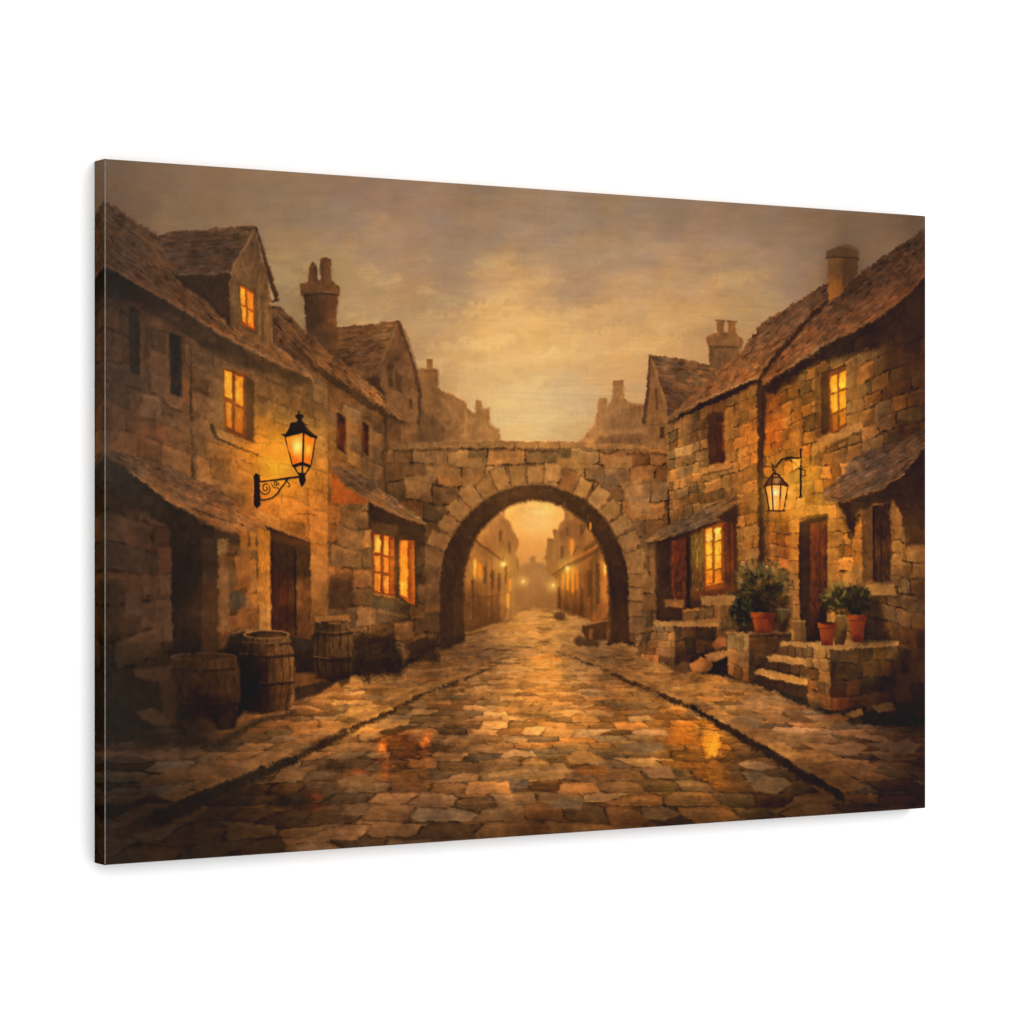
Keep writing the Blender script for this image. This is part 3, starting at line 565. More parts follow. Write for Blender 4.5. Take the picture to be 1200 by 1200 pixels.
# first house, wall
WA = [(125,330,'2b2723'),(130,400,'40322a'),(140,450,'45362b'),(180,430,'4d3a2b'),(180,380,'453429'),(175,480,'5a4532'),(130,500,'42342a'),(160,510,'624732'),(180,505,'6e4c33'),(215,470,'6b4a30'),(220,420,'55402c'),
      (235,430,'5c4731'),(240,480,'6e5335'),(230,510,'72553a'),(215,520,'6f5234'),(200,540,'62492f'),(240,540,'8a673c'),(260,570,'87633a'),(250,520,'8b683c'),(280,420,'5e4830'),(300,440,'664d32'),(310,460,'6d5030'),
      (330,450,'6a5034'),(350,470,'705334'),(310,490,'8a642f'),(305,515,'c2862c'),(320,540,'d8922a'),(300,530,'c5822b'),(315,560,'c4842c'),(330,570,'b98034'),(295,555,'8d6a38'),(280,545,'a87434'),(345,480,'8a6534'),
      (365,470,'604a30'),(372,520,'9a7038'),(370,560,'b07c38'),(350,590,'b8803a'),(330,600,'b07734'),(370,600,'9f7238'),(300,600,'8f6030'),(280,590,'7c5c3a'),(345,620,'94662f'),(375,640,'9c6c34'),(375,700,'86592c'),(365,720,'5c3e22')]
stones([(118,312),(160,332),(215,365),(262,395),(300,414),(366,440),(384,450),(384,740),(363,745),(363,632),(316,618),(123,540),(118,530)],
       [(118,330),(384,452),(384,640),(118,585)], 9, 8, WA, 53, .09, .30, 20, 1.4, 1.6, 1, .35, .07)
for x,y,rx,ry,c in [(165,505,12,9,'7a5236'),(188,505,10,9,'7c4e34'),(240,410,12,8,'65502f'),(250,440,8,14,'70583a'),(235,560,10,9,'96703f'),(200,490,16,12,'69523a'),(270,560,12,10,'94703f')]: disc(x,y,rx,ry,c,.4,4,2)
line([(223,404),(224,440),(223,480),(225,520),(226,560)],[1.6,2,3,2,5],'2c231b',.7,1,1.8,.15); line([(228,520),(229,560)],4,'4a3828',.5,2,1.5)
line([(150,512),(190,516),(222,518)],1.8,'392c22',.5,1.2,1.6,.4); line([(146,450),(165,457),(180,462)],3,'33291f',.6,1.5,1.6)
shape([(143,455),(152,460),(150,478),(144,478)],'3a2f26',3,1.5,.7); shape([(187,460),(200,475),(210,480),(200,490),(188,486)],'3c2f25',3,1.6,.6)
for x0,x1,y0,y1 in [(150,163,358,440),(198,212,388,466)]:
    shape([(x0,y0),(x1,y0+5),(x1,y1),(x0+1,y1-5)],'272320',1.8,1.3,.97,mott=.1)
line([(196,392),(194,440),(197,470),(206,478),(218,482)],[3,4,5,6,5],'654a30',.6,1.6,1.3); line([(190,470),(200,478),(212,482)],3,'35291f',.6,1.3)
shape([(212,440),(222,445),(222,475),(214,470)],'7c5230',2,1.3,.7); line([(166,380),(165,440)],4,'54402e',.6,2)
# lit window of the first house
shape([(256,428),(298,436),(300,520),(262,514)],'7a5a38',2,1,.4)
shape([(261,431),(287,437),(297,446),(297,519),(285,514),(263,506)],'6a3719',1.3,.8,1); shape([(287,440),(297,446),(297,518),(287,513)],'443120',1.3,1,.95)
line([(256,424),(276,430),(296,440)],2,'4f3b27',.8,1.2,1.2)
for pts,c in [([(262,433),(271,436),(271,467),(263,464)],'f39a28'),([(275,439),(284.5,442),(284.5,476),(275,472)],'e58a25'),([(264,469),(271,471),(271,502),(265,499)],'c9741f'),([(275,475),(284.5,479),(284,508),(275,505)],'b5611b')]:
    shape(pts,c,1,.7,1,up=.14)
for x,y,rx,ry,c,a in [(266,448,3,11,'ffc242',.85),(279,455,2.4,12,'ffb83c',.75),(267,480,2.4,8,'f09a30',.7),(279,485,2.4,7,'e08a2a',.6),(267,460,3,5,'ffae34',.6)]: disc(x,y,rx,ry,c,a,3,1)
line([(273,436),(273,508)],2.2,'6e2f10',.85,.8,.6); line([(262,467),(285,479)],2.4,'7a3612',.9,.8,.6); line([(285.5,440),(285.5,512)],2,'7a3a16',.7,.8,.5)
glow(273,470,20,'d8801f',.18,ry=40)
shape([(252,502),(262,506),(296,520),(298,526),(270,522),(254,514)],[(260,510,'9a7545'),(290,522,'b8812f')],1.4,1.2,.85); line([(248,498),(252,512),(275,522),(300,532),(312,538)],[5,4,2.2,2,2],'34281c',.8,1.2,1.5,.1); line([(286,519),(320,519)],1,'6b4a20',.6,.6,.6)
for pts in [[(266,535),(268,556)],[(318,470),(322,500)],[(236,455),(240,470),(250,480)],[(312,520),(314,550)],[(285,540),(300,545),(305,560)],[(340,440),(346,470)],[(250,400),(250,430)],[(320,590),(345,600),(370,604)],[(330,575),(332,600)],[(300,580),(310,590)],[(368,480),(366,510)],[(366,540),(372,560)],[(222,445),(224,470)],[(360,590),(362,630)],[(245,545),(265,553)]]:
    line(pts,1.3,'3f2c1a',.6,.8,2,.45)
# eave shadow and roof of the first house
shape([(118,308),(135,316),(160,330),(215,362),(262,393),(300,412),(330,428),(362,440),(366,452),(350,450),(320,440),(290,432),(262,420),(240,408),(205,385),(160,356),(118,345)],
      [(125,325,'211f1d'),(180,355,'2b241f'),(230,390,'30271f'),(270,415,'3a2d20'),(330,440,'42321f')],5,2,.82)
for x,y in [(290,412),(316,423),(338,434),(205,372),(250,398)]: disc(x,y,5,3,'5c442b',.5,2,1.5)
RA = [(125,250,'4c3d31'),(150,265,'4a3b30'),(180,290,'54412f'),(140,300,'4b3a2e'),(170,320,'5e4532'),(200,320,'54402f'),(210,345,'66482f'),(250,375,'6b4c31'),(230,350,'553f2d'),(290,395,'735233'),(320,410,'7b5836'),(350,432,'7f5c3a'),(340,410,'6c4c30'),(125,300,'423329')]
courses([(118,232),(135,242),(160,260),(188,278),(205,318),(232,345),(270,378),(296,396),(318,402),(345,420),(370,440),(366,444),(330,429),(300,412),(262,393),(215,364),(160,332),(118,308)],
        (123,240),(366,440), 8, RA, 61, 1, 2.4, 2.2, 22, .28, 4.5)
line([(123,309),(160,331),(215,363),(262,392),(300,411),(335,429),(366,443)],[2,2.6,3,3.4,3,3,2],[(150,325,'6b4b33'),(250,385,'80583a'),(340,430,'8f683f')],.7,1.2,1.6,.1)
courses([(316,356),(330,360),(348,380),(372,398),(372,426),(368,440),(345,420),(320,402)], (318,358),(370,410), 6, [(322,380,'544030'),(340,385,'7a5735'),(360,415,'6d4c2f'),(345,410,'50392a')], 67, 1, 1.4, 1.5, 14, .32, 4)
line([(320,362),(345,388),(372,420)],2.6,'8a623c',.6,1.2,1.6,.2); line([(345,402),(360,420),(370,432)],4,'33261c',.6,2,1.6)
# dormer
courses([(184,276),(200,271),(240,268),(297,263),(300,268),(276,305),(270,318),(235,320),(204,320)], (188,276),(297,265), 8, [(200,290,'4b3b30'),(250,285,'46372c'),(280,275,'54422f'),(230,310,'43342a'),(265,310,'4c392b')], 71, 1, 1.3, 1.4, 20, .25, 6)
line([(190,275),(240,270),(297,264)],2,'6a543c',.55,1.1,1.4,.2)
for y in (284,294,303,311): line([(194+(y-284)*.3,y+1),(290-(y-284)*.6,y-4)],1.3,'302620',.6,.9,1.6,.35)
shape([(203,321),(270,319),(271,384),(240,352),(214,334)],[(215,328,'2f2620'),(245,335,'3a2d22'),(262,350,'38291f'),(265,375,'2f251d')],1.8,1.5,up=.08)
shape([(298,268),(273,308),(268,330),(270,382),(292,396),(318,406),(318,356),(312,320)],[(297,285,'5a4733'),(285,310,'6a5238'),(305,320,'5d4730'),(275,350,'6b5238'),(310,350,'6d5234'),(312,390,'7c5c38'),(285,390,'6a4c2f'),(275,380,'553f2b')],1.3,1.1,up=.14,sig=14)
line([(298,267),(284,292),(272,312)],2.4,'7d6244',.8,1,1); line([(299,266),(308,295),(316,325),(324,350)],[2,4,6,5],'3f3024',.95,1.2,1.1); line([(301,268),(312,300),(320,330),(326,350)],1.6,'7c6040',.6,1,1.2)
line([(318,353),(326,350)],2.6,'3a2b20',.9); box(299,290,304,312,'4a3828',2,1,.6)
shape([(278,330),(300,338),(302,392),(282,384)],'4f3823',1.5,1,.8)
shape([(280.5,333),(297,341),(298,387),(283,380)],'8a3f13',1,.7,1)
for pts,c in [([(281,335),(286.5,338),(287,357),(282,354)],'f0962a'),([(289,340),(296,344),(296,363),(289.5,359)],'df7c1e'),([(282.5,358),(287,360),(288,379),(284,376)],'f09428'),([(290,362),(296,366),(296,384),(290,381)],'dd7c1e')]:
    shape(pts,c,.9,.6,1,up=.1)
for x,y,r,c in [(283.5,343,2,'ffc040'),(285.5,367,1.8,'ffb83a'),(292.5,372,1.8,'ffae34'),(284,352,1.8,'f7a330')]: disc(x,y,r,r*3,c,.8,2,1)
glow(289,360,14,'d07a20',.16,ry=26)
line([(306,345),(308,400)],3,'4a3625',.6,1.6,1.2); line([(312,352),(313,405)],3,'80623e',.6,1.6,1.2); disc(317,355,3,1.8,'b98e5a',.7,1,1)
# lower pent roof, first house
stones([(118,535),(160,560),(215,590),(300,620),(318,625),(318,745),(262,760),(200,770),(160,860),(118,870)], [(118,560),(318,625),(318,745),(118,830)], 7, 6,
    [(130,600,'33291f'),(150,620,'4a3527'),(150,680,'51392a'),(150,590,'3a2c22'),(170,640,'50382a'),(190,640,'4d3628'),(190,690,'5c4430'),(160,720,'5b4230'),(190,730,'5b4330'),(130,700,'33291f'),(130,780,'26231f'),(150,760,'3a2b20'),(170,800,'33271e'),(200,760,'3c2c20'),
     (260,640,'5e432a'),(262,680,'6e4c2e'),(262,730,'684628'),(280,650,'80522a'),(285,680,'85562c'),(280,720,'6b482b'),(300,640,'b2742c'),(305,690,'b87a34'),(310,730,'b07a3c'),(295,650,'8e5c2a'),(305,620,'8f602c')], 73, .18, .5, 16, 1.6, 2)
shape([(118,528),(135,540),(158,556),(200,590),(250,618),(302,632),(302,640),(250,636),(200,622),(150,590),(118,560)],[(130,550,'2a2723'),(200,605,'29211a'),(280,630,'3a2a1c')],4,2,.95)
courses([(120,526),(150,532),(200,548),(255,572),(285,592),(308,612),(312,622),(290,622),(262,612),(235,606),(200,590),(175,570),(150,548)], (125,530),(305,615), 8,
    [(140,535,'493a2e'),(170,550,'5d4735'),(200,560,'5c4735'),(190,575,'8a6238'),(230,585,'74523a'),(225,600,'8c6138'),(260,600,'8a5d36'),(290,610,'966636'),(255,580,'6b4e36'),(170,565,'7c5a3a')], 79, 1, 1.6, 2, 16, .25, 4)
line([(155,553),(180,572),(205,590),(235,604),(262,611),(302,622)],[2,3,3,3,2.4,2],'9a6e40',.55,1.2,1.8,.25); line([(225,596),(250,606),(270,612)],2,'3b2a1e',.7,1,1.5)
# opening, pillar, door
shape([(198,612),(250,616),(254,640),(254,768),(202,768),(200,700)],[(215,680,'241e19'),(240,650,'2a211a'),(245,740,'3d2c20'),(220,755,'2a211b'),(246,700,'453020')],1.6,1.5,up=.08,sig=12)
shape([(236,630),(254,628),(255,765),(236,765)],[(245,650,'352820'),(246,710,'5c3d25'),(247,750,'4b3422')],2.4,1.4,.8)
for x0,y0,x1,y1,c in [(184,641,200,671,'5c3a28'),(168,674,184,697,'5d4330'),(186,674,200,697,'6a4d34'),(180,703,201,752,'624933'),(146,695,166,720,'5a4433'),(255,632,266,650,'7a6038'),(256,666,268,740,'85603a'),(281,625,290,642,'9a6228'),(280,648,292,690,'94602c'),(292,625,299,645,'ad7430'),(268,665,278,690,'6b5230'),(278,714,290,736,'8a5a2e')]:
    box(x0,y0,x1,y1,c,1.5,1.6,.8)
disc(278,702,10,10,'4c4433',.8,2.5,1.5)
shape([(301,620),(316,622),(317,740),(304,742)],[(308,650,'c4822e'),(310,690,'b87c36'),(310,730,'b78444'),(304,640,'a06c2c')],1.4,1.2,.95,up=.14,sig=12); line([(301,630),(302,720)],1.4,'5a3a1c',.6,.9,1.4,.3)
shape([(316,620),(363,634),(364,750),(318,745)],[(325,650,'33221a'),(330,690,'452616'),(335,720,'3c221a'),(345,660,'33251a'),(355,700,'5b3c22'),(356,740,'50331f')],1.3,1,sig=10,up=.14)
shape([(316,622),(363,636),(362,648),(350,640),(318,634)],[(330,630,'3a2616'),(355,638,'5e3f22')],1.2,1,.9); shape([(347,640),(362,640),(363,748),(347,748)],[(352,660,'4a3420'),(358,700,'7a4f29'),(356,740,'54361f')],1.5,1,.75,up=.15,sig=12)
line([(345,645),(346,745)],2,'21170f',.8,1,.8); line([(326,650),(327,740)],1.2,'2a1812',.6,.8,.8); line([(336,650),(337,740)],1.2,'2a1812',.6,.8,.8)
line([(304,613),(330,622),(364,634)],2.6,'a0703a',.7,1.2,1.3); disc(331,700,6,12,'6b2f1c',.4,4)
shape([(364,640),(384,640),(384,720),(364,722)],[(368,660,'b57f40'),(380,660,'a5753a'),(368,700,'a8723a'),(380,700,'7c5830')],1.6,1,.7,sig=14)
# step, block
shape([(345,788),(395,785),(400,792),(380,800),(346,812)],[(360,795,'6d4729'),(390,792,'5b4028')],1.6,1.2); shape([(345,806),(392,797),(395,800),(372,814),(345,822)],'34261b',2,1.5,.9); line([(346,790),(394,786)],2,'8c5c33',.6,1.2)
shape([(346,765),(368,760),(395,780),(392,790),(346,790)],'2a1f17',3,1.6,.9)
# barrels
def barrel(xl, xr, yt, yb, bul, fill, rim, seed, lid, hoops, staves=7, left_dark=True):
    n = 10; L = []; R = []
    for i in range(n+1):
        t = i/n; b = bul*math.sin(math.pi*min(1, t*1.05))**.8
        L.append((xl-b, yt + (yb-yt)*t)); R.append((xr+b, yt + (yb-yt)*t))
    shape(L + [((xl+xr)/2, yb+5)] + R[::-1], fill, 1.5, 1.2, sig=14, up=.2)
    for k in range(staves):
        u = (k+.5)/staves*2-1; xs = [((xl+xr)/2 + u*((xr-xl)/2 + bul*math.sin(math.pi*t)), yt + 6 + (yb-yt-6)*t) for t in (0,.25,.5,.75,1)]
        line(xs, 1.3, '1d1612', .5, .9, 1, .25); line([(x+2.5, y) for x, y in xs[:4]], 1.6, 'a0713f', .14 + .12*max(0, u), 1.2, 1.2, .4)
    for hy, c in hoops:
        t = (hy-yt)/(yb-yt); b = bul*math.sin(math.pi*t)
        line([(xl-b, hy), ((xl+xr)/2, hy+3), (xr+b, hy)], 3.4, c, .75, 1, .5, .1); line([(xl-b, hy-2.4), ((xl+xr)/2, hy+.6), (xr+b, hy-2.4)], 1.2, rim, .4, .8, .5, .3)
    disc((xl+xr)/2, yt, (xr-xl)/2, lid, '2e2219', .9, 1.2, .8)
    line([((xl+xr)/2 - (xr-xl)/2*math.cos(q), yt - lid*math.sin(q)) for q in np.linspace(0, math.pi, 9)], 1.6, rim, .8, .8, .4, .1)
    line([((xl+xr)/2 - (xr-xl)/2*math.cos(q), yt + lid*.9*math.sin(q)) for q in np.linspace(0, math.pi, 9)], 2.2, rim, .65, .9, .4, .1)
shape([(262,760),(270,745),(286,740),(290,830),(276,845),(268,800)],'1f1b18',3,1.6,.9)
barrel(286,338,744,832,7,[(290,770,'211c19'),(295,810,'1e1b19'),(310,780,'38281c'),(320,760,'6a4b2c'),(330,790,'7a5632'),(338,770,'7d5a34'),(325,815,'54391f'),(312,825,'2b2019'),(335,825,'523820')],'a4764a',1,5,[(754,'3a2a1e'),(768,'2b2018'),(800,'2a1e17')])
disc(318,745,18,3,'5d4228',.5,1.5)
barrel(201,276,770,854,5,[(205,790,'38291f'),(225,790,'4b3424'),(240,800,'5f432a'),(255,790,'5a3f28'),(270,800,'5e4229'),(235,830,'33261d'),(215,845,'26221f'),(265,840,'33241b'),(250,850,'2b211b')],'7a5838',2,4,[(784,'2f231a'),(826,'2a1f18')],8)
disc(240,770,34,3.4,'4a3526',.8,1.2)
barrel(370,410,727,795,3,[(375,740,'3a2c20'),(400,740,'644a2e'),(395,765,'6d5032'),(380,775,'33261b'),(408,770,'5c4329'),(395,800,'2f2218')],'b08048',3,4,[(742,'33251a'),(772,'2a1f17')],5)
shape([(368,722),(411,720),(410,727),(392,729),(370,728)],'94693a',1.1,1,.9); shape([(385,770),(412,770),(410,800),(400,806),(392,795)],'2d2119',2.4,1.4,.7)
# foreground blocks bottom left
shape([(155,786),(200,780),(206,800),(206,850),(190,850),(186,800),(160,796)],[(180,790,'5a4030'),(195,810,'4b3626'),(196,840,'443024')],2,1.8,.8)
shape([(118,800),(160,795),(185,800),(190,850),(150,870),(118,875)],[(130,840,'24221f'),(170,820,'2c241e'),(150,860,'25211e')],4,2,.9)
shape([(158,835),(180,830),(198,846),(200,852),(180,850),(165,843)],'4e392a',2,1.6,.85); shape([(210,845),(245,842),(252,852),(250,868),(215,868)],[(220,860,'2b2320'),(245,850,'543a28')],2,1.8,.85)
shape([(172,855),(205,850),(235,862),(250,870),(270,860),(300,845),(345,832),(345,838),(300,850),(260,876),(200,878),(150,880)],'27211c',4,2,.7)

# ---- right houses --------------------------------------------------------------------------------
courses([(762,415),(800,420),(832,427),(868,432),(850,455),(800,484),(782,492),(775,460)], (762,416),(832,428), 8, [(780,430,'6b523c'),(810,435,'705539'),(790,465,'523c2c'),(830,450,'7d5c38'),(775,420,'7c6142')], 83, 1, 1.3, 1.4, 16, .25, 5)
shape([(762,416),(768,430),(778,470),(786,500),(786,525),(758,524),(757,480)],[(763,440,'7a5a3a'),(770,470,'765532'),(778,500,'8a6538'),(764,510,'7d5d39')],1.3,1.1,sig=12,up=.1)
line([(762,416),(760,450),(755,495)],[2,4,4],'4f3c2c',.95,1.2,1); line([(764,418),(772,445),(782,480)],2,'94703f',.7,1,1); line([(769,456),(770,478)],3,'4a3523',.7,1.2); box(774,500,779,514,'33241a',1,1,.7,up=.1); line([(758,498),(783,497)],1.6,'5c442c',.6,1,1)
# its chimney
shape([(831,402),(867,402),(868,428),(850,436),(831,428)],[(840,415,'6a5136'),(860,415,'7a5c3b')],1.3,1.1,sig=8); shape([(828,394),(838,389),(862,389),(872,398),(870,406),(829,404)],[(835,396,'7b5c3b'),(865,398,'80603c')],1.2,1,sig=8); line([(830,405),(869,407)],2,'46341f',.6,1,1)
shape([(841,391),(840,376),(849,375),(849,391)],'86643e',1,.8); shape([(853,391),(854,376),(863,376),(863,391)],'86633d',1,.8); line([(839,375),(850,375)],2,'6d5032',.8); line([(853,376),(864,376)],2,'6d5032',.8)
# long roof
RR = [(790,485,'7d5a36'),(820,465,'80593a'),(830,445,'785639'),(860,440,'94673f'),(870,410,'70523a'),(890,390,'6b5039'),(890,425,'8a5f38'),(930,370,'6a4f3a'),(920,400,'6b4a30'),(960,345,'604735')]
courses([(782,492),(800,472),(828,448),(850,428),(868,412),(878,396),(892,380),(930,355),(972,330),(975,355),(945,382),(915,410),(890,440),(862,452),(820,470),(786,492)], (784,492),(972,345), 8, RR, 89, 1, 1.4, 1.9, 16, .28, 5)
line([(784,492),(820,471),(862,452),(888,441)],3,'9f7040',.55,1.2,1.8,.2)
WC = [(800,500,'80603a'),(800,520,'94703f'),(815,500,'5f4428'),(820,560,'a3793d'),(800,560,'94703f'),(850,490,'6b4d2c'),(860,500,'9a713a'),(878,520,'a87c40'),(860,560,'94703f'),(878,580,'a87a3e'),(820,590,'8f6a3a'),(800,590,'876438'),(790,605,'7c5a35'),(855,590,'73542f'),(880,630,'a0753c'),(880,680,'96703d'),(830,480,'4a341f'),(840,600,'866338')]
stones([(782,492),(820,472),(862,454),(890,442),(892,700),(862,700),(862,600),(785,640)], [(784,496),(892,446),(892,700),(784,700)], 18, 8, WC, 91, .19, .8, 16, 1.2, 1.4, 1, .5, .16)
line([(784,496),(820,477),(862,458),(890,446)],[3,6,8,8],'23180f',.85,2.2,1.8)
shape([(829,486),(838,482),(849,482),(850,540),(846,546),(831,546)],'3b2615',1.2,1,.95); shape([(839,488),(847,486),(847,540),(840,540)],'3f2415',1.3,1,.9,up=.2); line([(848,495),(848,535)],1.4,'b5642a',.5,.9,1,.3)
shape([(818,549),(836,544),(856,540),(858,547),(838,552),(822,556)],'ad8147',1.2,1.2,.85); line([(822,557),(840,553),(858,548)],1.8,'48341f',.6,1,1.4)
shape([(850,480),(860,476),(861,540),(851,542)],'9c7238',1.4,1.2,.5)
shape([(866,460),(888,448),(890,700),(870,700)],[(878,480,'a0763c'),(880,540,'ab7e42'),(880,600,'9f753d'),(882,660,'987040')],2.4,1.4,.35,sig=20)
# near right wall
WD = [(905,470,'5b4021'),(910,500,'a0672a'),(930,470,'80602f'),(930,500,'9a7438'),(950,460,'80602f'),(950,500,'946b36'),(910,540,'9a7234'),(930,560,'c28a34'),(950,545,'cf9434'),(950,520,'a5783a'),(970,540,'8a6435'),(940,590,'a87430'),(925,620,'94612c'),(920,650,'8a592b'),
      (950,600,'d29a3c'),(930,610,'b87f34'),(985,600,'b5873f'),(990,640,'ac8040'),(985,680,'a0763a'),(1005,640,'c0802f'),(1000,420,'745833'),(1010,450,'8a6536'),(1010,490,'846437'),(1040,400,'473320'),(1040,440,'5e4426'),(1070,400,'33241a'),(1070,450,'4c3620'),(1050,480,'5d4429'),
      (1075,520,'46331f'),(1030,500,'6c5034'),(1000,520,'7a5c38'),(975,510,'a0763c'),(1060,610,'5c4427'),(1060,650,'876436'),(1075,600,'3a2919'),(1075,640,'6b4c29'),(1060,690,'64492b'),(1078,700,'4a3420'),(1050,720,'5f452a'),(1030,720,'6f4f2b'),(1070,760,'3a2818'),(1060,800,'2f2116'),(900,640,'8a6030'),(905,700,'83592c'),(930,700,'a0733a'),(900,560,'8a622f')]
stones([(893,450),(940,422),(985,395),(1030,372),(1090,318),(1090,860),(1050,850),(950,830),(930,760),(893,740)], [(893,460),(1090,350),(1090,800),(893,740)], 22, 12, WD, 97, .20, .78, 16, 1.2, 1.5, 1, .55, .16)
shape([(893,450),(940,422),(985,392),(1030,368),(1090,314),(1090,372),(1060,392),(1030,408),(1000,414),(960,425),(930,444),(896,476)],[(900,460,'20160e'),(950,420,'231810'),(1000,400,'21180f'),(1060,360,'241a12'),(1080,380,'2e2115')],5,2.6,.86)
shape([(1030,395),(1090,365),(1090,470),(1075,450),(1040,430)],[(1045,420,'35261a'),(1078,400,'261a12'),(1070,440,'422f1d')],7,2,.6)
for x0,y0,x1,y1,c in [(898,462,916,482,'8a5226'),(900,485,918,520,'a8682a'),(900,525,916,545,'9c7430'),(926,500,940,518,'9e783e'),(1040,505,1064,525,'3d2c1a'),(1000,455,1012,480,'80602f'),(1020,430,1034,450,'664a2a'),(1030,470,1048,500,'6a5740'),(1052,492,1085,508,'35261a'),(928,505,938,530,'b08038'),(945,545,958,562,'d8982e'),(958,520,972,536,'94682f')]:
    box(x0,y0,x1,y1,c,1.8,1.8,.55)
# downpipe shade between the houses
line([(892,446),(893,500),(892,560),(893,640),(892,680)],[8,9,7,8,4],'2d2014',.85,1.8,1.6); shape([(894,560),(902,560),(903,680),(892,690)],'4b341e',3,1.5,.5)
courses([(890,444),(912,412),(945,382),(972,352),(1007,320),(1035,300),(1090,264),(1090,318),(1062,345),(1030,370),(1000,386),(965,402),(935,422),(895,449)], (893,447),(1088,290), 8,
    [(905,435,'7a5436'),(930,410,'7d5538'),(960,380,'694a35'),(950,405,'74502f'),(990,360,'5d4533'),(1000,380,'7d5434'),(1030,320,'4f3b30'),(1040,355,'6b4830'),(1070,290,'463529'),(1070,325,'54392a'),(1010,330,'4e3b30')], 101, 1, 1.5, 2.1, 18, .28, 5)
line([(895,449),(935,423),(965,403),(1000,387),(1030,371),(1062,346),(1085,322)],3,'8a5c38',.55,1.3,2,.2)
line([(970,352),(950,372),(925,400),(905,424),(890,442)],[3,5,6,5,4],'2b1e15',.85,1.8,1.8)
# stack on the right
shape([(971,300),(1006,300),(1006,318),(985,345),(972,352)],[(975,310,'7c5d3a'),(980,335,'9c6a34'),(974,348,'a87236'),(990,320,'644a35'),(1003,312,'5b4432')],1.2,1.1,sig=9,up=.06)
shape([(983,304),(1006,300),(1006,318),(988,342),(984,330)],'5d4532',1.6,1,.55); shape([(969,298),(984,288),(996,286),(1006,290),(1007,302),(985,299),(971,302)],[(975,296,'64503a'),(1000,294,'5a4534')],1.2,1.2,sig=8)
line([(970,302),(985,299),(1007,303)],2,'3e2e20',.7,1,1); line([(972,293),(985,288),(1005,290)],1.6,'7b6145',.6,1,1)
# upper lit window, right
shape([(955,430),(972,426),(974,508),(960,516),(956,510)],'4a3520',1.8,1,.55)
shape([(963,436),(974,432),(976,500),(968,510),(963,508)],'3b2817',1.4,1,.95)
shape([(972,434),(992,429),(993,498),(978,509),(973,506)],'6b3c15',1.1,.8,1)
for pts,c in [([(974,441),(982,438),(982,457),(974,460)],'f09624'),([(984.5,437),(992,434),(992,453),(984.5,456)],'f0a22a'),([(974,463),(982,460),(982,480),(975,484)],'e8921f'),([(984.5,459),(992,456),(992,476),(984.5,480)],'e39222'),([(976,486),(982,484),(982,502),(977,506)],'9a5a18'),([(984.5,483),(992,479),(992,495),(984.5,500)],'b56e1c')]:
    shape(pts,c,.9,.6,1,up=.12)
for x,y,rx,ry,c in [(978,450,3,8,'ffae30'),(988,446,3,8,'ffbe3c'),(979,472,2.6,9,'ffbb3c'),(988,468,3,8,'f5a82e'),(980,455,2,5,'ffc84c')]: disc(x,y,rx,ry,c,.6,3,1)
line([(972,434),(992,428)],3,'3f2a16',.85,1,1); glow(982,468,22,'d88a20',.16,ry=38)
shape([(994,430),(1010,424),(1012,496),(996,502)],'8a6534',2,1.3,.6)
shape([(958,514),(975,508),(1008,494),(1012,500),(990,512),(962,525)],'a97f48',1.3,1.4,.9); line([(960,530),(980,522),(990,514),(1010,505)],2.2,'3f2d1a',.7,1.1,1.8,.15)
# pent roof and shuttered window, far right
shape([(985,585),(1030,572),(1060,552),(1090,520),(1090,640),(1065,640),(1050,590),(1010,600),(1000,640),(990,610)],[(1005,592,'20170f'),(1050,575,'261b12'),(1075,560,'1f160f'),(1080,620,'3c2b1b'),(998,615,'33241a')],5,2.6,.84)
courses([(963,578),(985,560),(998,538),(1012,528),(1050,520),(1090,498),(1090,520),(1072,540),(1060,556),(1035,572),(1005,582),(972,590),(966,585)], (968,588),(1085,520), 6,
    [(975,575,'7c5f44'),(1000,555,'6a5545'),(1020,540,'5b4b40'),(1040,545,'614c3d'),(1060,535,'5c4838'),(1010,575,'6b523e'),(1080,508,'4e3b2d'),(1000,535,'7d6444'),(1045,560,'5d4735')], 103, 1, 1.5, 1.8, 14, .3, 5)
line([(968,589),(1005,582),(1035,572),(1060,556)],2,'8d6c4a',.6,1.1,1.6,.2); line([(975,582),(990,586)],2.4,'2c2016',.5,1)
stones([(1024,590),(1050,590),(1058,606),(1058,690),(1000,690),(1000,630),(1012,605)], [(1000,590),(1058,590),(1058,690),(1000,690)], 7, 3, [(1005,640,'a5773a'),(1010,670,'8a6536'),(1050,610,'6b4f2f'),(1052,650,'876636'),(1052,680,'6e5232')], 107, .15, .6, 12, 1.3, 1.3)
shape([(1010,600),(1022,595),(1024,680),(1011,684)],'5b4126',1.6,1.2,.9)
shape([(1022,593),(1044,590),(1045,680),(1024,683)],[(1030,610,'2e2013'),(1030,650,'4a321a'),(1040,660,'3a2816'),(1030,675,'372514')],1.3,1,.97,up=.25,sig=12); line([(1033,600),(1034,680)],1.6,'1f150c',.7); line([(1024,600),(1025,680)],2,'1d140c',.7)
shape([(1003,613),(1010,610),(1011,684),(1000,684)],[(1006,650,'c07f30'),(1006,675,'96703a')],1.8,1.3,.6,sig=10)
shape([(1003,686),(1048,684),(1052,698),(1010,698)],[(1010,690,'96733f'),(1040,690,'8d6b3c')],1.3,1.3); line([(1006,700),(1052,700)],2.2,'3b2a19',.6,1,1.4)
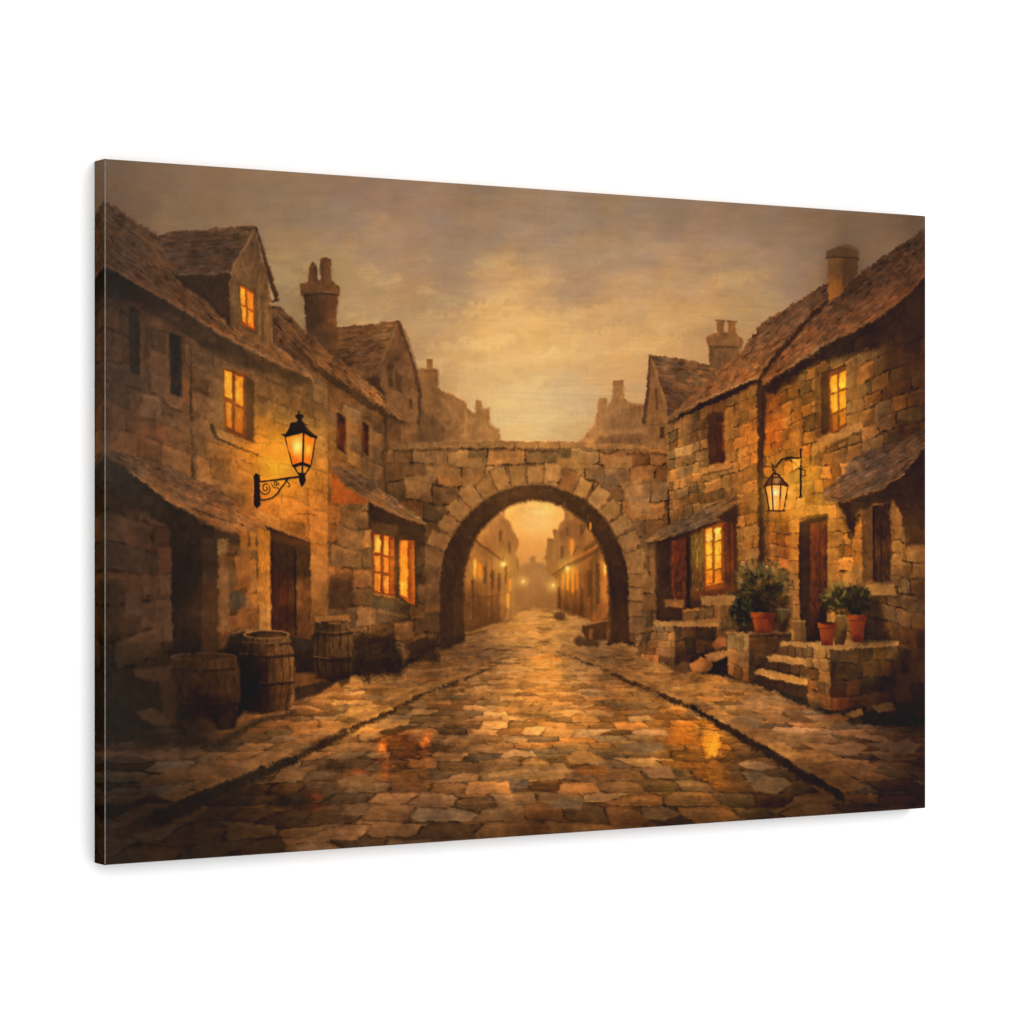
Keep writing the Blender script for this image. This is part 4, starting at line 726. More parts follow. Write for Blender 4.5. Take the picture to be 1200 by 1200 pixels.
shape([(982,587),(1000,590),(1000,612),(996,632),(990,612)],'2a1c11',2,1.3,.9); line([(1002,600),(1001,628)],2,'1f150c',.7); line([(974,590),(986,600),(995,622)],4,'a8814a',.5,1.5,1.4); shape([(1045,585),(1056,600),(1060,625),(1052,625),(1044,606)],'8a6535',2,1.3,.6)
# door
shape([(926,600),(940,590),(968,590),(978,596),(978,740),(970,752),(970,610),(938,612),(938,740),(926,740)],[(935,600,'d09a3e'),(955,600,'bd8c40'),(932,660,'a97a3a'),(934,720,'9a6f38'),(974,640,'ad843f'),(974,700,'a57c3c')],1.8,1.5,.55,sig=14)
shape([(937,612),(950,607),(970,604),(970,752),(940,752),(937,700)],'2b1e13',1.3,1,1)
shape([(950,614),(969,610),(969,700),(962,712),(952,745),(950,745)],[(958,625,'6d3a16'),(958,660,'6a3a1c'),(958,700,'4f2c17'),(955,740,'3b2214')],1.1,.9,1,up=.22,sig=12)
line([(961,612),(961,712)],1.2,'3a1f10',.6); line([(939,609),(955,605),(970,603)],3,'33230f',.7,1.2,1.2); shape([(938,620),(950,618),(950,745),(940,745)],'3c2d1c',1.6,1,.5)
for y0,y1,c in [(612,624,'c08d3e'),(626,641,'ab7c3a'),(643,656,'b08038'),(658,672,'a0733a'),(674,690,'9c7240'),(692,708,'94683a'),(710,724,'8f683c')]:
    box(925,y0,936.5,y1,c,1.1,1.2,.7); line([(925,y1+1),(937,y1+1)],1.2,'4a331c',.6,.8,1)
for y0,y1,c in [(605,622,'b88b48'),(625,640,'b08444'),(643,660,'ab803f'),(663,680,'a57a3c'),(683,696,'98703a')]:
    box(971,y0,984,y1,c,1.1,1.3,.6); line([(971,y1+1),(984,y1+1)],1.2,'4a331c',.5,.8,1)
glow(940,590,32,'d8901c',.14,ry=26)
# shop: pent roof, door, lit window
shape([(770,632),(800,620),(864,596),(866,700),(862,706),(770,760)],[(780,660,'32231a'),(780,700,'39271a'),(800,640,'3a2618'),(860,640,'4a2e1a'),(860,690,'4f2f1a'),(815,720,'402b1a'),(785,740,'3c2a1b')],1.8,1.2,1,sig=14)
shape([(786,634),(806,630),(806,708),(788,712)],[(792,650,'64300f'),(798,670,'66340f'),(795,700,'573013')],1.6,1.1,.95,up=.3,sig=12); line([(806,630),(807,715)],4,'26190f',.9,1.4); line([(790,634),(790,706)],1.4,'a04a1c',.4,1)
shape([(810,628),(824,622),(825,696),(811,700)],[(816,650,'6b5226'),(816,680,'5b3f20')],1.6,1,.95,up=.35,sig=9); line([(817,633),(818,665)],1.8,'b08a3e',.55,1,.8,.2)
shape([(824,619),(848,612),(850,690),(826,696)],'80420f',1.1,.8,1)
for k,(y0,y1) in enumerate([(620,634),(636,650),(652,667),(669,684)]):
    for x0,x1,c in [(827.5,835,['ffb63c','f7a22c','f29826','d87c1e'][k]),(838,845.5,['ffc852','f9a22c','ef9628','d47a20'][k])]:
        shape([(x0,y0),(x1,y0-1.6),(x1,y1-1.6),(x0,y1)],c,.8,.6,1,up=.12)
disc(831,630,3,6,'ffdf6c',.8,2,1); disc(841,624,3,5,'ffe47a',.85,2,1); disc(831,655,2.6,9,'ffc040',.6,2,1); disc(842,648,2.6,8,'ffb83c',.6,2,1); glow(836,645,18,'e08a1e',.25,ry=30)
line([(826,686),(848,682)],2,'ffb04a',.5,1,1,.3)
shape([(848,612),(862,606),(862,690),(850,694)],[(853,630,'5d2f14'),(857,660,'70381a'),(855,685,'5b2f15')],1.3,1,.95,up=.2,sig=9); line([(855,612),(856,690)],1.4,'33190c',.6); line([(861,606),(862,694)],2,'33200f',.7,1)
shape([(812,694),(860,688),(861,698),(812,704)],'5a341a',1.8,1.2,.85)
courses([(756,634),(775,620),(800,606),(840,588),(864,580),(866,584),(862,600),(840,610),(810,622),(782,630),(764,638)], (758,634),(864,584), 6, [(770,628,'80603c'),(790,618,'6a533b'),(800,620,'5c4c3c'),(830,605,'5f4e3e'),(845,590,'80633f'),(858,592,'74583a'),(820,598,'7c6040')], 109, 1, 1.3, 1.5, 14, .28, 4)
shape([(840,606),(864,590),(866,612),(852,612)],'33221a',1.6,1.2,.85); line([(760,638),(782,632),(810,624),(840,611)],2,'281a10',.7,1.2,1.4,.1); line([(757,634),(772,629)],2.4,'9a6e40',.6,1)
# pillar stones right of arch
for x0,y0,x1,y1,c in [(757,645,772,668,'6f5233'),(756,672,772,694,'785a37'),(758,697,770,716,'664a2e'),(752,610,768,630,'6b4e31')]: box(x0,y0,x1,y1,c,1.5,1.5,.6)
line([(770,635),(771,750)],4,'2b1e14',.6,2,1.5)
# steps, blocks, rubble
for x0,y0,x1,y1,c in [(780,702,790,712,'7a5633'),(790,702,803,713,'9c6a38'),(822,698,843,710,'a07a44'),(843,697,862,710,'a07844')]: box(x0,y0,x1,y1,c,1.3,1.5,.9)
shape([(800,716),(864,708),(866,740),(800,742)],[(810,725,'805a34'),(850,720,'6e5030'),(850,735,'5e452b')],1.4,1.3); stones([(815,712),(866,708),(866,765),(815,765)],[(815,712),(866,708),(866,765),(815,765)],4,4,[(840,720,'7a5a34'),(840,750,'4c3722')],113,.15,.6,12)
line([(802,716),(818,714)],2.4,'d88a3c',.8,1.1,1.2)
stones([(745,740),(766,734),(768,728),(792,730),(792,784),(760,774),(745,768)], [(745,738),(792,728),(792,784),(745,772)], 5, 4, [(755,750,'7a5a36'),(780,745,'8d6a40'),(770,770,'8a5d36'),(785,775,'6a4e30')], 117, .2, .7, 10, 1.2, 1.4)
stones([(790,733),(840,732),(840,760),(838,788),(792,786)],[(790,733),(840,733),(840,788),(790,786)],3,3,[(800,745,'4a3422'),(825,745,'3a281a'),(800,780,'33241a'),(830,780,'261b12')],119,.16,.5,10,2,1.6)
shape([(766,727),(800,728),(842,731),(842,735),(800,735),(768,734)],[(780,730,'b08850'),(820,733,'8a653a')],1,1.1,.95); line([(746,741),(766,737)],2.2,'8f6c42',.7,1,1.2)
shape([(786,784),(802,775),(812,778),(812,788),(800,790)],'5a3f28',1.5,1.2,.9); shape([(808,780),(820,770),(832,772),(838,780),(830,788),(812,788)],[(820,778,'a06a36'),(832,784,'6a4527')],1.5,1.2,sig=8)
shape([(826,768),(840,764),(854,762),(854,768),(842,776),(832,774)],'9a6f40',1.3,1.2,.95); shape([(834,756),(845,746),(852,748),(852,757),(840,762)],[(845,752,'9c6335'),(838,760,'6d4526')],1.5,1.2,sig=8); shape([(836,778),(854,768),(856,790),(838,790)],'1f160f',2,1.5,.9)
# planter block, steps, large block
SA = [(860,755,'86663a'),(870,750,'90703f'),(865,775,'7c5a34'),(870,790,'80542f'),(878,795,'5c3c22')]
stones([(853,743),(879,743),(879,800),(868,797),(853,790)],[(853,743),(879,743),(879,800),(853,792)],3,2,SA,121,.14,.55,10)
stones([(878,743),(928,742),(928,760),(900,790),(878,800)],[(878,743),(930,742),(930,800),(878,800)],3,3,[(885,760,'5b4128'),(905,755,'4c3623'),(890,785,'4a3522')],123,.16,.5,10)
line([(853,742),(878,742),(928,741)],3,'9c7745',.75,1.2,1.4,.1); line([(853,742),(880,743)],2,'c29a5c',.5,1,1.2,.3)
def tread(pts, face, top, fr):
    shape(face, fr, 1.3, 1.2, sig=14); shape(pts, top, 1.1, 1.1, sig=12)
    x0 = face[0][0]; x1 = face[1][0]
    for u in (.28,.55,.8): x = x0+(x1-x0)*u; yy = face[0][1]+(face[1][1]-face[0][1])*u; line([(x,yy+1),(x,yy+13)],1.3,'2a1d13',.6,.8,1)
tread([(915,752),(960,753),(948,758),(914,757)],[(914,757),(948,759),(948,772),(914,768)],'a37c48',[(920,763,'5c442a'),(940,765,'6c5030')])
tread([(898,770),(908,767),(948,773),(948,781),(902,775)],[(898,775),(948,781),(948,793),(898,784)],[(910,771,'a8814c'),(940,777,'b58b4e')],[(910,780,'4c3723'),(940,785,'664b2e')])
tread([(884,788),(895,784),(948,796),(948,803),(905,797)],[(884,790),(948,804),(948,820),(892,802)],[(900,790,'ab8248'),(935,799,'c0924c')],[(900,797,'3a2919'),(930,808,'43301d')])
line([(886,790),(915,797),(946,804)],1.8,'d0a35c',.5,1,1.2,.3)
SB = [(955,770,'86663a'),(965,765,'94733f'),(955,790,'7d5c34'),(965,790,'8a683a'),(957,812,'8a5a2e'),(967,825,'7d5430')]
stones([(947,756),(974,757),(974,833),(965,830),(947,818)],[(947,756),(974,757),(974,832),(947,820)],5,2,SB,127,.16,.7,10,1.2,1.4)
stones([(973,758),(1052,754),(1058,780),(1045,830),(1010,828),(974,834)],[(973,758),(1055,754),(1055,830),(973,836)],4,4,[(980,765,'54402a'),(1000,775,'4f3820'),(1030,770,'4f3a20'),(990,790,'4d3822'),(1020,790,'5a4425'),(985,815,'54301c'),(1010,815,'3e2b18'),(1040,800,'33241a')],131,.2,.55,12,1.4,1.6)
shape([(947,756),(958,752),(980,750),(1054,751),(1054,757),(1010,760),(974,762),(950,759)],[(955,756,'b08a50'),(975,758,'a88350'),(1010,756,'7a5a38'),(1045,754,'8c6a42')],1.2,1.3)
line([(1010,757),(1054,753)],2,'9a7850',.6,1,1.6,.3)
shape([(1050,770),(1088,730),(1090,860),(1050,830),(1040,810)],[(1070,770,'2f2115'),(1060,820,'20170f'),(1080,800,'30210f'),(1070,850,'1e150e')],6,2,.6)
for x0,y0,x1,y1,c in [(1056,735,1075,760,'5d3b20'),(1050,790,1068,825,'42301a'),(1068,775,1085,800,'473416'),(1045,715,1060,735,'6c5138'),(1062,705,1085,730,'55422c')]: box(x0,y0,x1,y1,c,2.5,2,.55)
shape([(1010,838),(1030,830),(1048,838),(1085,838),(1088,850),(1040,852),(1012,848)],'1e150e',3,2.2,.85); shape([(1022,828),(1045,823),(1050,832),(1030,836)],'6d543a',1.8,1.4,.7)
shape([(990,838),(1010,830),(1013,838),(1000,842)],'80603a',1.5,1.3,.8); shape([(952,848),(965,845),(978,847),(975,853),(955,854)],'8f6c42',1.3,1.2,.8); shape([(966,840),(980,836),(996,842),(990,848),(972,846)],'80562f',1.4,1.2,.7); shape([(950,825),(962,822),(968,830),(952,832)],'4e3d2c',2,1.4,.7)

# ---- unify with one pass of short brush marks that follow the forms -------------------------------
def brushed(src, n, lmin, lmax, wmin, wmax, alpha, seed, jit=.03, sel=None):
    g = src.mean(-1); b = blur(g, 2.0)
    gy, gx = np.gradient(b); J = blur(np.stack([gx*gx, gy*gy, gx*gy], -1), 5.0)
    th = .5*np.arctan2(2*J[..., 2], J[..., 0]-J[..., 1]) + math.pi/2
    smp = blur(src, 1.3); r = np.random.RandomState(seed); out = src.copy()
    xs = r.randint(0, CW, n); ys = r.randint(0, CH, n)
    for x, y, u1, u2, u3, u4 in zip(xs, ys, r.rand(n), r.rand(n), r.rand(n), r.randn(n)):
        if sel is not None and r.rand() > sel[y, x]: continue
        L = lmin + (lmax-lmin)*u1; W2 = wmin + (wmax-wmin)*u2; R = int(L/2 + 2)
        y0, y1, x0, x1 = max(0, y-R), min(CH, y+R+1), max(0, x-R), min(CW, x+R+1)
        t = th[y, x] + .25*u4; ca, sa = math.cos(t), math.sin(t)
        yy = np.arange(y0, y1)[:, None] - y; xx = np.arange(x0, x1)[None, :] - x
        u = (xx*ca + yy*sa)*(2/L); v = (-xx*sa + yy*ca)*(2/W2)
        m = np.clip(1.5 - 1.3*(u*u*u*u + v*v), 0, 1)*(.8 + .2*np.sin(v*5 + 9*u3)); m = (m*alpha*hand[y, x])[..., None]
        c = smp[y, x]*(1 + jit*u4)
        out[y0:y1, x0:x1] = out[y0:y1, x0:x1]*(1-m) + m*c
    return out
SKYMASK = blur((np.abs(IMG - SKYREF).max(-1) < .03).astype(np.float32), 3)
hand = 1 - .55*smooth((SKYMASK - .5)*4)
IMG *= (1 + (1 - smooth((SKYMASK-.4)*4))*(1 - .85*np.exp(-((PX-628)/90)**4 - ((PY-660)/75)**4))*(.13*fbm(PX/17, PY/15, 701, 4) + .06*fbm(PX/5, PY/5, 741, 2)))[..., None]
IMG = np.clip(IMG, 0, 1)
keep = IMG.copy()
for x, y, rx, ry in [(289,360,12,30),(275,472,18,45),(450,660,18,40),(478,670,12,42),(836,650,14,40),(983,468,14,40),(630,665,70,60),(400,508,8,28),(428,515,6,24),(350,525,20,30),(910,580,16,20)]:
    hand *= 1 - .75*np.exp(-(((PX-x)/rx)**4 + ((PY-y)/ry)**4))
IMG = brushed(IMG, BRUSHES, 5, 14, 2.2, 4.6, .55, 3, .04)
IMG = IMG*.68 + keep*.32
for i in range(90):
    x, y = 235+145*rng.rand(), 420+190*rng.rand()
    if y > 400+(x-235)*.35: dab(x,y,1.5+2.5*rng.rand(),1+1.2*rng.rand(),rng.rand()*3,'40301f',.5)

for i in range(150):
    x = 790+290*rng.rand(); yl = 492-(x-782)*.56; y = yl - 4 - rng.rand()*38
    if x > 880: dab(x,y-4,3+5*rng.rand(),1.4+rng.rand(),-.55,['3a2a20','8a6342','a06a40','352820'][rng.randint(4)],.35)

for i in range(130):
    x, y = 796+285*rng.rand(), 455+260*rng.rand()
    if y > 520-(x-782)*.4: dab(x,y,1.5+3.0*rng.rand(),1+1.1*rng.rand(),rng.rand()*3,'38260f',.5)

for i in range(420):
    v = rng.rand()**1.4; y = 742 + 200*v; x = 632 + (rng.randn()*(22 + 70*v)); L = 8 + 34*v*rng.rand()
    dab(x, y, L, 1.4 + 3.2*v*rng.rand(), 0, ['e0a552','eab45e','cf9444','d8994a','f0bd68'][rng.randint(5)], (.34 - .20*v))
for i in range(60):
    y = 850 + 110*rng.rand(); x = 836 + rng.randn()*(5 + (y-850)*.10); dab(x, y, 6 + 10*rng.rand(), 1.6 + 1.6*rng.rand(), 0, ['f5ad34','d98c2a','b8742a'][rng.randint(3)], .45*(1 - (y-850)/150))
for x0, n in ((448, 46), (498, 36)):
    for i in range(n):
        y = 862 + 75*rng.rand(); dab(x0 + rng.randn()*(3 + (y-862)*.07), y, 5 + 6*rng.rand(), 1.4 + 1.2*rng.rand(), 0, ['e07a30','b8602a','8f4c22'][rng.randint(3)], .5*(1 - (y-862)/100))
for a in ([(591,592),(592,606),(598,613),(603,624),(607,634),(606,641)],[(607,657),(606,668)],[(661,590),(662,608),(656,613),(654,622),(649,623),(649,633),(642,633),(640,650),(637,656)]):
    line(a, 1.8, '7c5a34', .5, 1.2, 1.2)
for a in ([(549,628),(560,636),(576,646),(586,655)],[(549,700),(570,699),(584,697)],[(648,674),(664,663),(682,653),(706,640)],[(690,604),(684,622)],[(676,640),(670,652)]): line(a, 2.2, '5a3d22', .55, 1, 1)
for x0,y0,x1,y1 in [(552,680,556,700),(566,664,570,684),(575,668,579,690),(583,672,586,692),(592,664,594,684),(654,688,657,712),(680,690,684,718),(688,668,693,700),(699,660,703,708),(657,640,660,654),(664,618,667,628),(680,614,684,626),(585,622,588,634),(596,636,598,648)]:
    shape([(x0,y0),(x1,y0),(x1,y1),(x0,y1)],'4f361e',1.2,.8,.55)
for x,y0,y1,c in [(556.5,657,675,'ffae3c'),(562,662,674,'ee8c24'),(598,681,691,'f2a040'),(595,698,711,'f4a646'),(665,669,688,'ffa834'),(671,668,692,'f29430'),(660,675,689,'f09a38'),(670,636,650,'e89a44'),(692,613,620,'f8a43a'),(676,670,688,'e88828')]:
    line([(x,y0),(x,y1)],[2.6,1.6],c,.85,.9)
for x in (552,573,581,589,601): line([(x,645),(x,725)],1.1,'b98a50',.35,.8,1,.3)
for x in (658,668,686,696,706): line([(x,650),(x+1,725)],1.1,'bd8646',.35,.8,1,.3)
r_ = np.random.RandomState(77)
for n, xr, yr, cols, a in ((520, (796, 1080), (455, 735), ['2b1c0e','3a2611','c08a44','d09a50','503516'], .6), (300, (232, 384), (430, 640), ['33220f','46301a','b8823c','c9944a','5a3d1e'], .5),
        (260, (452, 782), (530, 720), ['33241a','46301c','b08a54','9c7442','2a1c12'], .5), (160, (384, 450), (440, 760), ['33241a','46301c','b08044','3c2a1a'], .5), (220, (125, 300), (400, 780), ['231a14','33261c','7c5836','8a6238'], .45),
        (420, (330, 1080), (770, 960), ['2f2012','46301a','d8a458','c08c48','5c4024'], .45), (200, (790, 1080), (300, 480), ['2f2218','a87850','3c2a1e','8a6444'], .4)):
    for i in range(n):
        x, y = xr[0] + (xr[1]-xr[0])*r_.rand(), yr[0] + (yr[1]-yr[0])*r_.rand()
        if yr[1] == 735 and y < 530-(x-782)*.42: continue
        if yr[1] == 720 and ((x-627)/135)**2 + ((y-690)/150)**2 < 1: continue
        if yr[1] == 480 and not 4 < (492-(x-782)*.56) - y < 42: continue
        if xr[0] == 232 and y < 425+(x-262)*.4: continue
        L = 1.6 + 4*r_.rand()**2*(2 if yr[0] == 770 else 1)
        u_, v_ = happly(TO_TEX, x, y); k_ = r_.randint(len(cols))
        if not (0 <= u_ < CW and 0 <= v_ < CH): continue
        if IMG[int(v_), int(u_)].mean() < .26 and int(cols[k_][:2], 16) > 100: continue
        dab(x, y, L, 1.0 + .9*r_.rand(), (.2*r_.randn() if yr[0] == 770 else 3.1*r_.rand()), cols[k_], a*(.5 + .5*r_.rand()))
# glazes
tint(520,860,45,(.88,.86,.84),55); tint(735,800,36,(.90,.88,.86),26); tint(565,768,30,(.86,.87,.90),13); tint(695,772,30,(.86,.87,.90),13); tint(720,900,50,(.92,.90,.88),30); tint(640,790,30,(1.08,1.04,.96),40)
tint(238,812,38,(.68,.66,.66),44); tint(296,800,22,(.62,.60,.60),46); tint(328,790,16,(.92,.88,.84),40); tint(392,765,26,(.82,.80,.78),34); tint(988,322,20,(.82,.80,.78),32); tint(375,365,24,(.86,.84,.84),36)
glow(330,535,64,'c87420',.13,ry=80); glow(955,600,26,'e09a30',.22,ry=22); glow(620,560,120,'c88a44',.07,ry=90); glow(640,800,60,'e0a048',.10,ry=60)
for gz in [(150,800,90,(.74,.74,.76),110),(238,815,34,(.78,.76,.76),40),(300,800,30,(.84,.82,.82),40),(445,775,40,(.85,.85,.85),30),(160,960,110,(.80,.78,.78),60),(320,965,80,(.86,.84,.82),40),(1010,930,90,(.76,.74,.72),45),(1070,860,50,(.72,.68,.66),80),(1060,470,40,(.88,.82,.72),60),(900,960,120,(.84,.82,.78),30),(640,975,140,(.9,.86,.8),25),
          (215,690,30,(.8,.8,.82),70),(880,540,40,(1.1,.99,.82),90),(930,500,50,(1.05,.96,.78),60),(960,620,60,(1.04,.95,.8),60),(600,400,90,(1.05,1.03,.98),40),(640,850,80,(1.03,1.0,.94),60),(320,552,44,(1.12,.95,.70),54),(370,600,40,(1.06,.96,.84),60),(140,330,50,(.85,.85,.87),40),(150,680,60,(.82,.83,.86),60),(600,650,60,(1.04,1,.92),60)]:
    tint(gz[0], gz[1], gz[2], gz[3], gz[4])


# ---- pots and plants -----------------------------------------------------------------------------
def pot(cx, yt, yb, rt, rb, c1, c2, rim=4):
    shape([(cx-rt,yt),(cx+rt,yt),(cx+rb,yb),(cx-rb,yb)],[(cx-rt*.6,(yt+yb)/2,c1),(cx+rt*.1,(yt+yb)/2,c1),(cx+rt*.8,(yt+yb)/2,c2),(cx,yb,c2)],1,.7,sig=5)
    shape([(cx-rt-1.5,yt-1),(cx+rt+1.5,yt-1),(cx+rt+1,yt+rim),(cx-rt-1,yt+rim)],[(cx-rt,yt,c1),(cx+rt,yt,c2)],.9,.6,sig=6); line([(cx-rt-1,yt+rim+.6),(cx+rt+1,yt+rim+.6)],1,'45200f',.6,.8,.5)
    line([(cx-rt*.5,yt-.6),(cx+rt*.6,yt-.6)],1.1,'c07a44',.5,.7,.7,.2)
shape([(880,690),(928,700),(926,742),(882,742)],'241b12',4,1.5,.7)
def bush(cx, cy, rx, ry, n, cols, seed, size=7, dark='1d1a10'):
    r = np.random.RandomState(seed)
    for i in range(26):
        q = r.rand()*6.28; d = r.rand()**.5; disc(cx+rx*.72*d*math.cos(q), cy+ry*.72*d*math.sin(q), 4+5*r.rand(), 3+4*r.rand(), dark, .75, 2.5, 2.4)
    for i in range(n):
        q = r.rand()*6.28; d = r.rand()**.45*(.9+.2*r.rand()); x, y = cx+rx*d*math.cos(q), cy+ry*d*math.sin(q)
        up = .5 - .5*math.sin(q)*d; ang = math.atan2(y-cy-ry*.3, x-cx) + .8*(r.rand()-.5)
        k = min(len(cols)-1, int((1-up)*len(cols)*.8 + r.rand()*2.2)); dab(x, y, size*(.5+.8*r.rand()), 1.6+2*r.rand(), ang, cols[k], .75)
    for i in range(9):
        q = -math.pi*r.rand(); x, y = cx+rx*.6*math.cos(q), cy+ry*.6*math.sin(q); line([(x,y),(cx+rx*1.12*math.cos(q),cy+ry*1.1*math.sin(q))],[1.2,.6],cols[1],.7,.7,1)
bush(893,691,34,31,300,['7c7448','655f3a','4e4829','39331c','2a2416','1c160d'],5,7.5)
bush(870,716,12,16,40,['55583a','3d4028','2a2a1a','1d1a10'],6,6)
for x,y,q in [(868,682,.3),(884,672,.9),(905,670,2.2),(918,684,2.6),(876,694,0),(892,682,1.6),(862,700,.2)]: dab(x,y,11,2.4,q,'85885c',.55)
disc(899,664,1.4,1.4,'d8c9a0',.8,1,.5)
pot(895,719,742,13.5,10,'96491c','5f2c12',5); line([(886,722),(888,736)],3,'b85f2a',.4,1.5)
shape([(911,714),(925,714),(924,728),(921,741),(914,741),(911,728)],[(913,725,'3c3426'),(918,722,'514936'),(923,730,'2c2318')],1,.7,sig=4); line([(911,714),(925,714)],1.8,'7d7458',.6,.8,.6); line([(917,718),(917,730)],1.2,'8a826a',.3,1)
shape([(930,728),(944,728),(946,752),(932,752)],[(935,740,'7c5e38'),(942,740,'5a4127')],1.3,1,.9,sig=7); line([(930,728),(944,728)],2,'a8824a',.6,1,1)
shape([(1000,712),(1030,700),(1045,752),(1010,754)],'1f180f',5,1.6,.75)
bush(984,702,21,20,110,['a8904a','8d7e40','6d6434','4e4726','352f1a','241f0f'],9,6,'2b2815'); bush(1006,702,14,20,80,['746a38','575128','3f391d','2b2516','1d180e'],12,6,'211e12')
for x,y,q in [(968,703,-.2),(975,712,.5),(982,705,1.2),(972,697,.2),(990,695,1.9)]: dab(x,y,9,3,q,'b39a50',.6)
shape([(980,722),(992,722),(994,732),(990,756),(979,756),(977,732)],[(980,740,'57472a'),(985,735,'6a5733'),(991,742,'3a2d1b')],1.1,.7,sig=4); line([(978,722),(992,722)],2,'98804a',.6,.9,.6)
pot(970,731,757,10,6.5,'a0501f','6a3014',5); pot(1006,722,753,9.5,6.5,'94461b','5c2811',5)
disc(970,730.5,8,1.6,'2b1a0f',.8,.9)
tint(895,730,14,(.80,.74,.70),13); tint(970,744,9,(.80,.76,.74),14); tint(1006,738,9,(.78,.74,.72),16); tint(918,728,8,(1.05,.92,.78),14); tint(986,740,7,(1.05,.92,.78),16)
r_ = np.random.RandomState(15)
for i in range(70):
    q = -3.4 + 3.7*r_.rand(); d = .95 + .3*r_.rand(); x, y = 893 + 33*d*math.cos(q), 694 + 31*d*math.sin(q)*(1 if math.sin(q) < 0 else 1.3)
    dab(x, y, 5 + 5*r_.rand(), 1.4 + 1.2*r_.rand(), q + .9*r_.randn(), ['6d6238','4a4026','8a7c4c','2c2414'][r_.randint(4)], .7)
for i in range(24): dab(866 + 8*r_.randn(), 722 + 9*r_.randn(), 6, 1.8, .8 + .6*r_.randn(), ['4c4428','2c2415','665c38'][r_.randint(3)], .65)


# ---- the two lamps, painted last and crisp ---------------------------------------------------------
glow(322,545,22,'f39214',.55,ry=30); glow(345,530,44,'f09018',.22,ry=48); glow(335,590,40,'c87018',.10,ry=40)
K = '2a1a10'
shape([(333,513),(355,508),(369,515),(364,546),(343,545)],[(340,520,'f09a2a'),(350,520,'f5a832'),(345,540,'d8711c'),(362,520,'e0801e'),(362,540,'dd7a1e'),(352,530,'f09a28')],.8,.2,1,sig=6,up=.05)
glow(348,523,6,'ffe468',.9,ry=9); glow(361,526,3.5,'ffc23c',.6,ry=7)
shape([(329,508),(334,508),(338,502),(340,495),(346,494),(354,493),(358,500),(366,507),(372,511),(371,514),(364,512),(355,507),(345,509),(334,512)],K,.8,.35)
line([(358,502),(364,507),(371,511)],1.1,'8c6238',.6,.6,.3)
shape([(345,487),(350,484),(356,487),(353,491),(353,495),(347,495),(348,491)],K,.7,.3); line([(350,481),(350,486)],1.3,K,1,.6,.2); line([(352,494),(359,498)],1.4,K,.9,.6,.3)
line([(333.5,512),(342,545)],1.3,K,.9,.5,.3); line([(355.2,507),(354.6,543)],2,K,.95,.5,.2); line([(369,514),(364,546)],1.3,K,.9,.5,.3)
shape([(341,545),(348,543),(354,541),(364,545),(363,548),(354,545),(344,548)],K,.7,.3)
line([(344,547),(350,556)],1.6,K,1,.6,.3); line([(363,547),(357,556)],1.6,K,1,.6,.3); line([(354,543),(354,562)],2,K,1,.6,.2); shape([(350,554),(357,554),(358,562),(356,568),(353,570),(351,567),(350,562)],K,.8,.4)
shape([(297,558),(300,554),(304,557),(304.5,592),(301,596),(297,592)],K,.8,.5)
line([(304,564.5),(325,562),(352,558.5)],[2,2.2,2.6],K,1,.6,.3)
line([(336,562),(330,570),(325,578),(318,584),(310,586),(304,586)],[1.6,1.8,2,1.8,1.6,1.4],K,.95,.6,.3)
line([(311+r*math.cos(q), 572+r*1.25*math.sin(q)) for q, r in zip(np.linspace(2.6,-7.2,26), np.linspace(6.2,1.2,26))],1.4,K,.95,.55,.2)
line([(323+r*math.cos(q), 566+r*math.sin(q)) for q, r in zip(np.linspace(0,7.5,16), np.linspace(3.2,.8,16))],1.1,K,.9,.5,.2)
line([(334,563),(338,566),(339,569),(337,570)],1.2,K,.9,.5,.2); line([(317,566),(320,571),(326,572)],1.1,K,.8,.5,.2)
# right lamp
glow(935,560,26,'e8a024',.25,ry=22); glow(909,582,26,'f0a030',.25,ry=30)
shape([(897,570),(909,568),(924,570),(919,598),(902,598)],[(903,580,'f0a040'),(909,590,'f7b258'),(917,580,'f5ac48'),(915,594,'d88030')],.8,.2,1,sig=6,up=.04)
glow(909,577,5,'fff0a8',.95,ry=6); glow(909,590,5,'ffd080',.5,ry=6)
shape([(896,569),(902,560),(904,557),(914,557),(917,561),(925,569),(917,567),(905,567)],[(903,563,'5f3a1c'),(910,563,'a07a4a'),(918,566,'4a2e18')],.8,.3,1,sig=4)
for a in ([(896,570),(905,567.5),(916,567.5),(925,570)],[(897,569),(903,559),(915,559),(924,569)],[(905,567),(906,558)],[(897,570),(902,598)],[(924,570),(919,598)],[(905,568),(906.5,598)],[(915.5,568),(914,598)],[(900,598.5),(920,599)],[(909,556),(909,552),(907,549)]):
    line(a,1.6,'2e1c0e',.95,.5,.3)
line([(905,557),(909,554),(914,557)],2,'33200f',1,.6,.2)
line([(939,526),(939,583)],[2.1,2.3],'2a1a0d',.95,.6,.3); disc(939,583,1.8,1.8,'30200f',1,.7); line([(938,537),(926,536),(917,538),(912,544),(910,548)],[1.9,2.1,2.1,2,1.8],'2a1a0d',.95,.6,.3); line([(910,548),(906,546),(905,543)],1.4,'30200f',.9,.5,.2)
line([(923,538),(932,542),(938,550)],1.2,'30200f',.85,.5,.3); line([(940,550),(944,551),(944,557),(940,558)],1.2,'30200f',.8,.5,.2)

# re-cut the brightest panes and glints after the soft pass
bright = smooth((keep[..., 0] - .80)/.12)*smooth((keep[..., 0] - keep[..., 2] - .38)/.15)*smooth((PY-330)/20)
IMG = IMG*(1 - .6*bright[..., None]) + keep*.6*bright[..., None]

IMG = blur(IMG, .5)
